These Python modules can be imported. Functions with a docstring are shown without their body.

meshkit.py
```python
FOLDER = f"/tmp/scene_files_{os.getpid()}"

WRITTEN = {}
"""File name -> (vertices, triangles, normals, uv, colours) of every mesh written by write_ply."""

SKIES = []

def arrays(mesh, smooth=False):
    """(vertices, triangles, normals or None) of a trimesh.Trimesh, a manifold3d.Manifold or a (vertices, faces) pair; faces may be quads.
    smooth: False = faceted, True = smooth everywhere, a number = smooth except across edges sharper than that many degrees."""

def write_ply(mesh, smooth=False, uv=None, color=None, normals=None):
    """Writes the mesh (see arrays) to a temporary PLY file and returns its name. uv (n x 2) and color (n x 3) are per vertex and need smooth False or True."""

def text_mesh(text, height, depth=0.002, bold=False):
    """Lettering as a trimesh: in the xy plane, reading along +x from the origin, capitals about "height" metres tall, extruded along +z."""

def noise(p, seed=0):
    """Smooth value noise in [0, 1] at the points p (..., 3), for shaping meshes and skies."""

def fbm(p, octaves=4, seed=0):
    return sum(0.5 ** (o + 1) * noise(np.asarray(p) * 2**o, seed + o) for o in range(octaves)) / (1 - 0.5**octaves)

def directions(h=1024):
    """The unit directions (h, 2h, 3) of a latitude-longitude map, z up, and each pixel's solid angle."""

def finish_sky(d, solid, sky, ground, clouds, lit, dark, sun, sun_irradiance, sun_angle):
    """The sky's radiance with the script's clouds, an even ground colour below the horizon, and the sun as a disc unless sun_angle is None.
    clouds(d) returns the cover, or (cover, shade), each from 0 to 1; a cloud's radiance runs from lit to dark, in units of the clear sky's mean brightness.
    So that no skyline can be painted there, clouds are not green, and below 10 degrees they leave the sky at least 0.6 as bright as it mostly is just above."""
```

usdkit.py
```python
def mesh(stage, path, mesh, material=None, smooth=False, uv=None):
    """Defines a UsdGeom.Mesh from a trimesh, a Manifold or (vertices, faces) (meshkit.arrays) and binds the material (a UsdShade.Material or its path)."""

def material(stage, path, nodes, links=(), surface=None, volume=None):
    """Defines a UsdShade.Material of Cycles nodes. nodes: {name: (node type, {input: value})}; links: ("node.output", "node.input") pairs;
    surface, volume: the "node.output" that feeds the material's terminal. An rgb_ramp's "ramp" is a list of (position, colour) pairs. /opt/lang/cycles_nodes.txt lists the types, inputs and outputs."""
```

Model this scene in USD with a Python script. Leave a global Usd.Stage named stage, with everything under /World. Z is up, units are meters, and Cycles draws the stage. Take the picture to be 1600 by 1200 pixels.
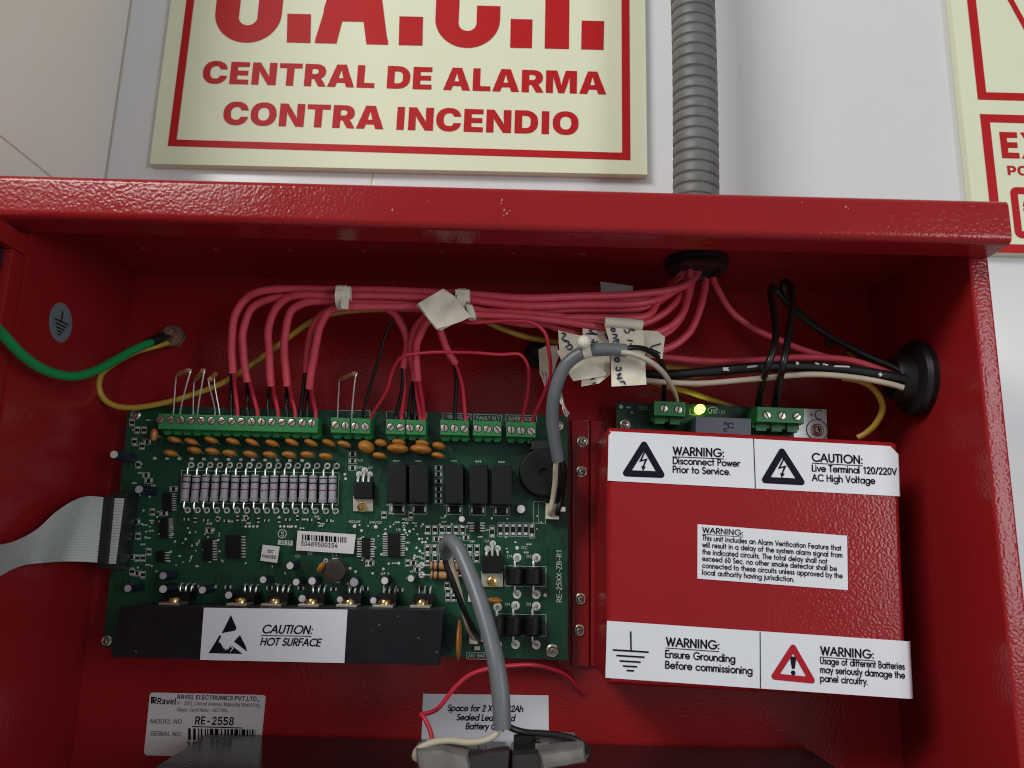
import math, random, glob
import numpy as np, trimesh, usdkit, meshkit
from pxr import Usd, UsdGeom, UsdLux, UsdShade, Gf, Sdf, Vt
from shapely import affinity
from shapely.geometry import Polygon, LineString, Point, MultiPolygon, box as sbox
from shapely.ops import unary_union
from PIL import Image, ImageDraw, ImageFont

random.seed(7); rng = np.random.default_rng(7)
stage = Usd.Stage.CreateInMemory()
UsdGeom.SetStageUpAxis(stage, 'Z'); UsdGeom.SetStageMetersPerUnit(stage, 1.0)
UsdGeom.Xform.Define(stage, '/World'); UsdGeom.Scope.Define(stage, '/World/Looks')

# ------------------------------------------------------------------ camera
EXPOSURE = 0.64
TH, RO = math.radians(11.8), math.radians(1.5)
CAM = np.array([0.0, -0.40, 0.0]); F = 1200.0          # focal length in photo pixels (photo 1600 x 1200)
_f = np.array([0, math.cos(TH), math.sin(TH)]); _u0 = np.array([0, -math.sin(TH), math.cos(TH)]); _r0 = np.array([1., 0, 0])
_r = math.cos(RO) * _r0 + math.sin(RO) * _u0; _u = -math.sin(RO) * _r0 + math.cos(RO) * _u0
cam = UsdGeom.Camera.Define(stage, '/World/camera')
cam.CreateHorizontalApertureAttr(36.0); cam.CreateFocalLengthAttr(27.0); cam.CreateVerticalApertureAttr(27.0)
cam.CreateClippingRangeAttr(Gf.Vec2f(0.01, 100)); cam.CreateFStopAttr(13.0); cam.CreateFocusDistanceAttr(0.365)
cam.CreateExposureAttr(EXPOSURE)
_m = Gf.Matrix4d(*_r, 0, *_u, 0, *(-_f), 0, *CAM, 1)
cam.AddTransformOp().Set(_m)

# ------------------------------------------------------------------ lamps of the room
dome = UsdLux.DomeLight.Define(stage, '/World/room_light'); dome.CreateIntensityAttr(1.0)
dm = usdkit.material(stage, '/World/Looks/room_air', {'b': ('background_shader', {'color': (0.95, 0.97, 1.0), 'strength': 0.20})}, surface='b.background')
UsdShade.MaterialBindingAPI.Apply(dome.GetPrim()).Bind(dm)
def rect_light(name, pos, target, w, h, power, color):
    l = UsdLux.RectLight.Define(stage, '/World/' + name); l.CreateWidthAttr(w); l.CreateHeightAttr(h)
    l.CreateIntensityAttr(power); l.CreateColorAttr(Gf.Vec3f(*color))
    z = np.array(pos, float) - np.array(target, float); z /= np.linalg.norm(z)
    x = np.cross([0, 0, 1.], z); x /= np.linalg.norm(x); y = np.cross(z, x)
    l.AddTransformOp().Set(Gf.Matrix4d(*x, 0, *y, 0, *z, 0, *pos, 1))
rect_light('ceiling_lamp', (-0.94, -1.22, 1.02), (0, 0, 0.02), 0.70, 0.50, 11.2, (1, 0.99, 0.97))
rect_light('window_light', (1.05, -1.40, 0.18), (0.1, 0, 0), 0.30, 0.75, 5.4, (0.92, 0.96, 1.0))

# ------------------------------------------------------------------ geometry helpers
def ray(px, py): return _f + (px - 800) / F * _r + (600 - py) / F * _u
def U(px, py, Y): d = ray(px, py); return CAM + d * (Y - CAM[1]) / d[1]
def UX(px, py, X): d = ray(px, py); return CAM + d * (X - CAM[0]) / d[0]
def UZ(px, py, Z): d = ray(px, py); return CAM + d * (Z - CAM[2]) / d[2]
def sc(P): return float((np.asarray(P) - CAM) @ _f) / F          # metres per photo pixel at P

class MB:
    def __init__(s): s.v = []; s.f = []; s.n = 0
    def add(s, v, f):
        v = np.asarray(v, float); f = np.asarray(f, int)
        if len(f) == 0: return s
        if f.shape[1] == 4: f = np.vstack([f[:, [0, 1, 2]], f[:, [0, 2, 3]]])
        s.v.append(v); s.f.append(f + s.n); s.n += len(v); return s
    def mb(s, o):
        v, f = o.get(); return s.add(v, f)
    def get(s): return np.vstack(s.v), np.vstack(s.f)
    @property
    def empty(s): return not s.v

def loft(rings, cap0=True, cap1=True, closed=True):
    """rings: list of (n,3) arrays; stitched in order."""
    m = len(rings); n = len(rings[0]); v = np.vstack(rings); f = []
    for i in range(m - 1):
        for j in range(n if closed else n - 1):
            k = (j + 1) % n
            f.append([i * n + j, i * n + k, (i + 1) * n + k]); f.append([i * n + j, (i + 1) * n + k, (i + 1) * n + j])
    if cap0:
        v = np.vstack([v, rings[0].mean(0)]); c = len(v) - 1
        f += [[c, (j + 1) % n, j] for j in range(n)]
    if cap1:
        v = np.vstack([v, rings[-1].mean(0)]); c = len(v) - 1; b = (m - 1) * n
        f += [[c, b + j, b + (j + 1) % n] for j in range(n)]
    return v, np.array(f)

def inset(p2, d):
    """Move each edge of a convex 2D ring (n,2) inwards by d."""
    p = np.asarray(p2, float); n = len(p); a = 0.5 * sum(p[i][0] * p[(i + 1) % n][1] - p[(i + 1) % n][0] * p[i][1] for i in range(n)); s = 1 if a > 0 else -1
    out = []
    for i in range(n):
        e0 = p[i] - p[i - 1]; e1 = p[(i + 1) % n] - p[i]; e0 = e0 / np.linalg.norm(e0); e1 = e1 / np.linalg.norm(e1)
        n0 = s * np.array([-e0[1], e0[0]]); n1 = s * np.array([-e1[1], e1[0]])
        b = n0 + n1; b = b / max(1e-9, b @ b) * 2
        out.append(p[i] + b * d)
    return np.array(out)

def prism(ring, Yf, Yb, bevel=0.0):
    """A block facing the viewer: ring of (x, z), front at y = Yf, back at y = Yb (Yf < Yb)."""
    ring = np.asarray(ring, float)
    a = 0.5 * sum(ring[i][0] * ring[(i + 1) % len(ring)][1] - ring[(i + 1) % len(ring)][0] * ring[i][1] for i in range(len(ring)))
    if a < 0: ring = ring[::-1]
    at = lambda r, y: np.column_stack([r[:, 0], np.full(len(r), y), r[:, 1]])
    rs = [at(ring, Yb), at(ring, Yf + bevel)]
    if bevel > 0:
        rs += [at(inset(ring, bevel * 0.35), Yf + bevel * 0.3), at(inset(ring, bevel), Yf)]
    v, f = loft(rs); return v, f[:, ::-1]

def pxring(pts, Y): return np.array([U(x, y, Y)[[0, 2]] for x, y in pts])
def pblock(pts, Yf, Yb, bevel=0.0): return prism(pxring(pts, Yf), Yf, Yb, bevel)
def rbox(cx, cy, w, h, Yf, Yb, bevel=0.0, rot=0.0):
    """World aligned block whose front centre stands at pixel (cx, cy); w, h in photo pixels."""
    P = U(cx, cy, Yf); s = sc(P); w, h = w * s / 2, h * s / 2; c, n = math.cos(rot), math.sin(rot)
    return prism([(P[0] + a * w * c - b * h * n, P[2] + a * w * n + b * h * c) for a, b in ((-1, -1), (1, -1), (1, 1), (-1, 1))], Yf, Yb, bevel)
def wbox(x0, x1, y0, y1, z0, z1, b=0.0):
    """World box, optionally with its edges chamfered (hull of three slabs)."""
    if b <= 0:
        t = trimesh.creation.box(bounds=[[x0, y0, z0], [x1, y1, z1]]); return np.array(t.vertices), np.array(t.faces)
    pts = []
    for sx in (x0, x1):
        for sy in (y0, y1):
            for sz in (z0, z1):
                ix = b if sx == x0 else -b; iy = b if sy == y0 else -b; iz = b if sz == z0 else -b
                pts += [(sx, sy + iy, sz + iz), (sx + ix, sy, sz + iz), (sx + ix, sy + iy, sz)]
                k = 0.3; pts += [(sx + ix * k, sy + iy * k, sz + iz * k)]
    h = trimesh.convex.convex_hull(np.array(pts)); return np.array(h.vertices), np.array(h.faces)

def frame_of(axis):
    a = np.asarray(axis, float); a = a / np.linalg.norm(a); t = np.array([0, 0, 1.]) if abs(a[2]) < 0.9 else np.array([1., 0, 0])
    x = np.cross(t, a); x /= np.linalg.norm(x); return x, np.cross(a, x), a
def lathe(profile, origin, axis, n=16, ellip=1.0):
    """profile: (radius, height) pairs along the axis from the origin."""
    x, y, a = frame_of(axis); t = np.linspace(0, 2 * np.pi, n, endpoint=False)
    return loft([np.array(origin) + a * h + np.outer(np.cos(t), x) * r + np.outer(np.sin(t), y) * r * ellip for r, h in profile])
def cyl(cx, cy, r, Yf, Yb, n=14, bev=0.12):
    """Cylinder standing out of the board; r in pixels at its front face."""
    P = U(cx, cy, Yf); R = r * sc(P); b = R * bev
    return lathe([(R, Yf - Yb), (R, -b), (R - b, 0), (R * 0.5, 0)] if False else [(R, 0), (R, (Yb - Yf) - b), (R - b * 0.3, (Yb - Yf) - b * 0.3), (R - b, Yb - Yf)], (P[0], Yb, P[2]), (0, -1, 0), n)

def spline(P, k=7):
    P = np.asarray(P, float)
    if len(P) < 3: return np.array([P[0] + (P[-1] - P[0]) * t for t in np.linspace(0, 1, k)])
    Q = np.vstack([2 * P[0] - P[1], P, 2 * P[-1] - P[-2]]); out = []
    for i in range(1, len(Q) - 2):
        p0, p1, p2, p3 = Q[i - 1:i + 3]
        t0 = 0; t1 = t0 + np.linalg.norm(p1 - p0) ** .5; t2 = t1 + np.linalg.norm(p2 - p1) ** .5; t3 = t2 + np.linalg.norm(p3 - p2) ** .5
        for t in np.linspace(t1, t2, k, endpoint=False):
            A1 = (t1 - t) / (t1 - t0) * p0 + (t - t0) / (t1 - t0) * p1; A2 = (t2 - t) / (t2 - t1) * p1 + (t - t1) / (t2 - t1) * p2; A3 = (t3 - t) / (t3 - t2) * p2 + (t - t2) / (t3 - t2) * p3
            B1 = (t2 - t) / (t2 - t0) * A1 + (t - t0) / (t2 - t0) * A2; B2 = (t3 - t) / (t3 - t1) * A2 + (t - t1) / (t3 - t1) * A3
            out.append((t2 - t) / (t2 - t1) * B1 + (t - t1) / (t2 - t1) * B2)
    out.append(P[-1]); return np.array(out)

def tube(P, r, n=9, k=7, smooth=True):
    P = spline(P, k) if smooth else np.asarray(P, float)
    r = np.interp(np.linspace(0, 1, len(P)), np.linspace(0, 1, len(np.atleast_1d(r))), np.atleast_1d(r)) if np.ndim(r) else np.full(len(P), r)
    T = np.gradient(P, axis=0); T /= np.linalg.norm(T, axis=1, keepdims=True)
    x, y, _ = frame_of(T[0]); t = np.linspace(0, 2 * np.pi, n, endpoint=False); rings = []
    for i in range(len(P)):
        x = x - T[i] * (x @ T[i]); x /= np.linalg.norm(x); y = np.cross(T[i], x)
        rings.append(P[i] + (np.outer(np.cos(t), x) + np.outer(np.sin(t), y)) * r[i])
    return loft(rings)

def PX(pts, Y0=None, Y1=None):
    """Pixel waypoints, each with its own y (third entry) or y running from Y0 to Y1 along the way, to points of the scene."""
    q = np.array([p[:2] for p in pts], float)
    if len(pts[0]) == 3: ys = [p[2] for p in pts]
    else:
        l = np.r_[0, np.cumsum(np.linalg.norm(np.diff(q, axis=0), axis=1))]; ys = Y0 + (Y1 - Y0) * l / l[-1]
    return np.array([U(a, b, c) for (a, b), c in zip(q, ys)])
def pxtube(pts, rpx, Y0=None, Y1=None, n=9, k=7):
    P = PX(pts, Y0, Y1); s = sc(P[len(P) // 2])
    return tube(P, np.asarray(rpx) * s if np.ndim(rpx) else rpx * s, n, k)

# ------------------------------------------------------------------ prims
used = {}
def numbered(parent, name):
    k = used.get((parent, name), 0); used[(parent, name)] = k + 1
    return f'{parent}/{name}' + (f'_{k:03d}' if k else '')
def custom(prim, label=None, cat=None, group=None, kind=None):
    for key, val in (('label', label), ('category', cat), ('group', group), ('kind', kind)):
        if val: prim.SetCustomDataByKey(key, val)
class Node:
    def __init__(s, path, o): s.path = path; s.o = np.asarray(o, float)
def thing(name, label, cat, origin=(0, 0, 0), group=None, kind=None):
    p = numbered('/World', name); x = UsdGeom.Xform.Define(stage, p); x.AddTranslateOp().Set(Gf.Vec3d(*map(float, origin)))
    custom(x.GetPrim(), label, cat, group, kind); return Node(p, origin)
def part(parent, name, mesh, mat, smooth=30, label=None, kind=None):
    if isinstance(mesh, MB):
        if mesh.empty: return None
        mesh = mesh.get()
    v, f = mesh; p = numbered(parent.path, name)
    m = usdkit.mesh(stage, p, (np.asarray(v) - parent.o, f), '/World/Looks/' + mat, smooth=smooth)
    custom(m.GetPrim(), label, None, None, kind); return Node(p, parent.o)
def solo(name, mesh, mat, label, cat, group=None, kind=None, smooth=30):
    if isinstance(mesh, MB): mesh = mesh.get()
    v, f = mesh; v = np.asarray(v); o = v.mean(0); p = numbered('/World', name)
    m = usdkit.mesh(stage, p, (v - o, f), '/World/Looks/' + mat, smooth=smooth); m.AddTranslateOp().Set(Gf.Vec3d(*map(float, o)))
    custom(m.GetPrim(), label, cat, group, kind); return Node(p, o)

# ------------------------------------------------------------------ materials
def pm(name, col, rough=0.5, metal=0.0, bump=None, vary=None, spec=0.5, coat=0.0, emit=None, rvary=None, alpha=None):
    """bump: (scale per metre, strength, distance, detail); vary: (scale, second colour, low, high)."""
    N = {'p': ('principled_bsdf', {'base_color': col, 'roughness': rough, 'metallic': metal, 'specular_ior_level': spec, 'coat_weight': coat}), 'g': ('geometry', {})}; L = []
    if emit: N['p'][1].update(emission_color=emit[0], emission_strength=emit[1])
    if vary:
        N['vn'] = ('noise_texture', {'scale': vary[0], 'detail': 4.0, 'roughness': 0.6}); N['vr'] = ('rgb_ramp', {'ramp': [(vary[2], col), (vary[3], vary[1])]})
        L += [('g.position', 'vn.vector'), ('vn.fac', 'vr.fac'), ('vr.color', 'p.base_color')]
    if rvary:
        N['rn'] = ('noise_texture', {'scale': rvary[0], 'detail': 3.0}); N['rm'] = ('map_range', {'from_min': 0.3, 'from_max': 0.7, 'to_min': rvary[1], 'to_max': rvary[2], 'clamp': True})
        L += [('g.position', 'rn.vector'), ('rn.fac', 'rm.value'), ('rm.result', 'p.roughness')]
    if bump:
        N['bn'] = ('noise_texture', {'scale': bump[0], 'detail': bump[3] if len(bump) > 3 else 1.0, 'roughness': 0.5}); N['b'] = ('bump', {'strength': bump[1], 'distance': bump[2]})
        L += [('g.position', 'bn.vector'), ('bn.fac', 'b.height'), ('b.normal', 'p.normal')]
    usdkit.material(stage, '/World/Looks/' + name, N, L, surface='p.BSDF')

pm('red_paint', (0.285, 0.0115, 0.0145), 0.18, rvary=(22, 0.13, 0.21), bump=(800, 0.25, 0.0005, 0.6), vary=(9, (0.315, 0.014, 0.017), 0.35, 0.65), spec=0.26)
pm('wall_tile', (0.67, 0.68, 0.68), 0.22, vary=(6, (0.71, 0.71, 0.70), 0.3, 0.7), bump=(14, 0.12, 0.002, 2.0))
pm('side_tile', (0.82, 0.805, 0.75), 0.25, vary=(6, (0.85, 0.835, 0.78), 0.3, 0.7), bump=(14, 0.12, 0.002, 2.0))
pm('grout', (0.62, 0.58, 0.47), 0.9, bump=(900, 0.5, 0.0004))
pm('sign_plastic', (0.73, 0.76, 0.55), 0.5, spec=0.25, vary=(10, (0.76, 0.78, 0.57), 0.3, 0.7), bump=(30, 0.1, 0.001))
pm('sign_ink', (0.46, 0.009, 0.011), 0.5, spec=0.2)
pm('conduit_grey', (0.150, 0.155, 0.150), 0.5, vary=(45, (0.115, 0.118, 0.112), 0.35, 0.7))
pm('black_plastic', (0.012, 0.012, 0.014), 0.38, vary=(40, (0.02, 0.02, 0.022), 0.4, 0.7))
pm('black_rubber', (0.010, 0.010, 0.011), 0.45)
pm('relay_black', (0.007, 0.008, 0.009), 0.5, spec=0.25, bump=(900, 0.2, 0.0002))
pm('chip_black', (0.005, 0.005, 0.006), 0.5, spec=0.25)
pm('heat_sink_black', (0.006, 0.007, 0.010), 0.42, vary=(45, (0.011, 0.012, 0.016), 0.45, 0.8), rvary=(60, 0.3, 0.55), spec=0.3)
pm('shelf_grey', (0.055, 0.052, 0.046), 0.5, vary=(70, (0.02, 0.02, 0.02), 0.4, 0.65))
pm('scuffed_metal', (0.22, 0.22, 0.23), 0.4, 0.8)
pm('terminal_green', (0.020, 0.21, 0.055), 0.42, vary=(70, (0.024, 0.24, 0.065), 0.35, 0.7))
pm('screw_metal', (0.62, 0.58, 0.50), 0.30, 1.0, bump=(900, 0.25, 0.0002))
pm('slot_dark', (0.05, 0.04, 0.03), 0.7)
pm('amber_disc', (0.42, 0.16, 0.022), 0.38, vary=(200, (0.50, 0.21, 0.035), 0.35, 0.7))
pm('resistor_grey', (0.38, 0.37, 0.40), 0.5, vary=(150, (0.33, 0.32, 0.35), 0.35, 0.7))
pm('resistor_tan', (0.45, 0.23, 0.09), 0.4)
pm('band_black', (0.01, 0.01, 0.02), 0.5)
pm('band_red', (0.20, 0.02, 0.06), 0.5)
pm('tin', (0.80, 0.80, 0.78), 0.30, 0.55)
pm('solder', (0.72, 0.73, 0.68), 0.35, 0.35)
pm('silk_white', (0.50, 0.56, 0.50), 0.6)
pm('brass', (0.70, 0.50, 0.20), 0.25, 1.0)
pm('tab_metal', (0.62, 0.60, 0.52), 0.38, 0.9)
pm('cap_top', (0.75, 0.74, 0.72), 0.4, 0.3)
pm('cap_sleeve', (0.012, 0.015, 0.036), 0.35)
pm('ferrite', (0.030, 0.022, 0.016), 0.45, bump=(600, 0.4, 0.0004))
pm('label_silver', (0.73, 0.75, 0.79), 0.32, vary=(14, (0.78, 0.80, 0.84), 0.3, 0.7), bump=(60, 0.06, 0.001))
pm('label_white', (0.70, 0.68, 0.67), 0.5)
pm('print_black', (0.006, 0.006, 0.014), 0.6, spec=0.15)
pm('print_grey', (0.16, 0.15, 0.15), 0.6)
pm('print_red', (0.42, 0.008, 0.018), 0.5, spec=0.2)
pm('cable_red', (0.74, 0.085, 0.12), 0.45, vary=(90, (0.62, 0.058, 0.085), 0.35, 0.7), bump=(250, 0.15, 0.0005))
pm('wire_red', (0.62, 0.028, 0.06), 0.38)
pm('wire_black', (0.010, 0.010, 0.011), 0.32)
pm('wire_white', (0.58, 0.52, 0.40), 0.45, vary=(60, (0.52, 0.45, 0.33), 0.35, 0.7))
pm('wire_yellow', (0.50, 0.33, 0.045), 0.42)
pm('wire_green', (0.010, 0.30, 0.085), 0.42)
pm('sheath_grey', (0.135, 0.150, 0.160), 0.38, vary=(50, (0.16, 0.175, 0.185), 0.35, 0.7))
pm('ribbon_grey', (0.52, 0.54, 0.53), 0.5)
pm('paper_tape', (0.84, 0.79, 0.63), 0.75, vary=(90, (0.70, 0.64, 0.47), 0.45, 0.8), bump=(260, 0.4, 0.0008, 3.0))
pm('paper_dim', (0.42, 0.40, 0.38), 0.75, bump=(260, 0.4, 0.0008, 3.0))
pm('nylon_tie', (0.78, 0.74, 0.60), 0.45)
pm('pen_blue', (0.02, 0.025, 0.10), 0.6)
pm('boot_clear', (0.20, 0.19, 0.175), 0.4, vary=(120, (0.13, 0.12, 0.11), 0.4, 0.7))
pm('faston_dark', (0.03, 0.027, 0.026), 0.4)
pm('copper_lug', (0.28, 0.17, 0.13), 0.45, 0.7, bump=(500, 0.4, 0.0005))
pm('sticker_blue', (0.17, 0.21, 0.24), 0.5)
pm('battery_black', (0.012, 0.011, 0.013), 0.14, bump=(700, 0.22, 0.0004, 1.0), spec=0.35)
pm('psu_relay', (0.10, 0.11, 0.14), 0.5)
pm('bare_aluminium', (0.78, 0.80, 0.82), 0.35, 0.8, bump=(300, 0.06, 0.0003))
pm('led_lit', (0.6, 0.9, 0.2), 0.3, emit=((0.66, 1.0, 0.10), 2.6))
pm('connector_white', (0.62, 0.58, 0.48), 0.5)
pm('display_dark', (0.012, 0.012, 0.016), 0.4)
pm('rust', (0.30, 0.12, 0.02), 0.6)
pm('scuffed_paint', (0.50, 0.22, 0.22), 0.6)
# circuit board: dark green solder mask with slightly lighter copper pours and thin traces under it
usdkit.material(stage, '/World/Looks/solder_mask', {
    'g': ('geometry', {}), 'mp': ('mapping', {'scale': (1, 1, 1)}),
    'v': ('voronoi_texture', {'scale': 85, 'metric': 'chebychev', 'feature': 'f1', 'randomness': 0.9}), 'vr': ('rgb_ramp', {'ramp': [(0.30, (0.0, 0, 0)), (0.42, (1, 1, 1))]}),
    'w': ('wave_texture', {'scale': 110, 'bands_direction': 'x', 'distortion': 9.0, 'detail': 0.0, 'detail_scale': 0.8}), 'wr': ('rgb_ramp', {'ramp': [(0.80, (0, 0, 0)), (0.88, (1, 1, 1))]}),
    'n': ('noise_texture', {'scale': 30, 'detail': 2.0}), 'nr': ('rgb_ramp', {'ramp': [(0.46, (0, 0, 0)), (0.54, (1, 1, 1))]}),
    'mm': ('mix', {'mix_type': 'multiply', 'fac': 1.0}),
    'm1': ('mix', {'mix_type': 'mix', 'color1': (0.006, 0.044, 0.022), 'color2': (0.009, 0.062, 0.032)}),
    'm2': ('mix', {'mix_type': 'mix', 'color2': (0.011, 0.070, 0.037)}),
    'b': ('bump', {'strength': 0.35, 'distance': 0.0001}),
    'p': ('principled_bsdf', {'roughness': 0.30, 'specular_ior_level': 0.35})},
    [('g.position', 'v.vector'), ('g.position', 'w.vector'), ('g.position', 'n.vector'), ('v.distance', 'vr.fac'), ('w.fac', 'wr.fac'), ('n.fac', 'nr.fac'),
     ('vr.color', 'm1.fac'), ('wr.color', 'mm.color1'), ('nr.color', 'mm.color2'), ('m1.color', 'm2.color1'), ('mm.color', 'm2.fac'), ('m2.color', 'p.base_color'), ('m1.color', 'b.height'), ('b.normal', 'p.normal')], surface='p.BSDF')

# ------------------------------------------------------------------ lettering
_fonts = {}
def glyph(ch, weight=900, mono=False):
    key = (ch, weight, mono)
    if ch == 'I' and not mono: return sbox(0.09, 0, 0.37, 1), 0.46
    if key not in _fonts:
        fp = glob.glob('/opt/blender-*/*/datafiles/fonts/' + ('DejaVuSansMono' if mono else 'Inter') + '.woff2')[0]
        S = 128 if len(ch) == 1 else 128
        f = ImageFont.truetype(fp, S)
        if not mono: f.set_variation_by_axes([14, weight])
        cap = -f.getbbox('H', anchor='ls')[1]; x0, y0, x1, y1 = f.getbbox(ch, anchor='ls'); adv = f.getlength(ch)
        if x1 <= x0 or y1 <= y0: _fonts[key] = (None, adv / cap)
        else:
            im = Image.new('L', (x1 - x0 + 8, y1 - y0 + 8)); ImageDraw.Draw(im).text((4 - x0, 4 - y0), ch, 255, f, anchor='ls')
            on = np.pad(np.asarray(im) > 127, ((0, 0), (1, 1))).astype(np.int8); r, a = np.nonzero(np.diff(on, axis=1) == 1); b = np.nonzero(np.diff(on, axis=1) == -1)[1]
            sh = unary_union([sbox(p, -q - 1, t, -q) for q, p, t in zip(r, a, b)]).buffer(0.7).buffer(-0.7).simplify(0.75)
            _fonts[key] = (affinity.affine_transform(sh, [1 / cap, 0, 0, 1 / cap, (x0 - 4) / cap, (4 - y0) / cap]), adv / cap)
    return _fonts[key]

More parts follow.
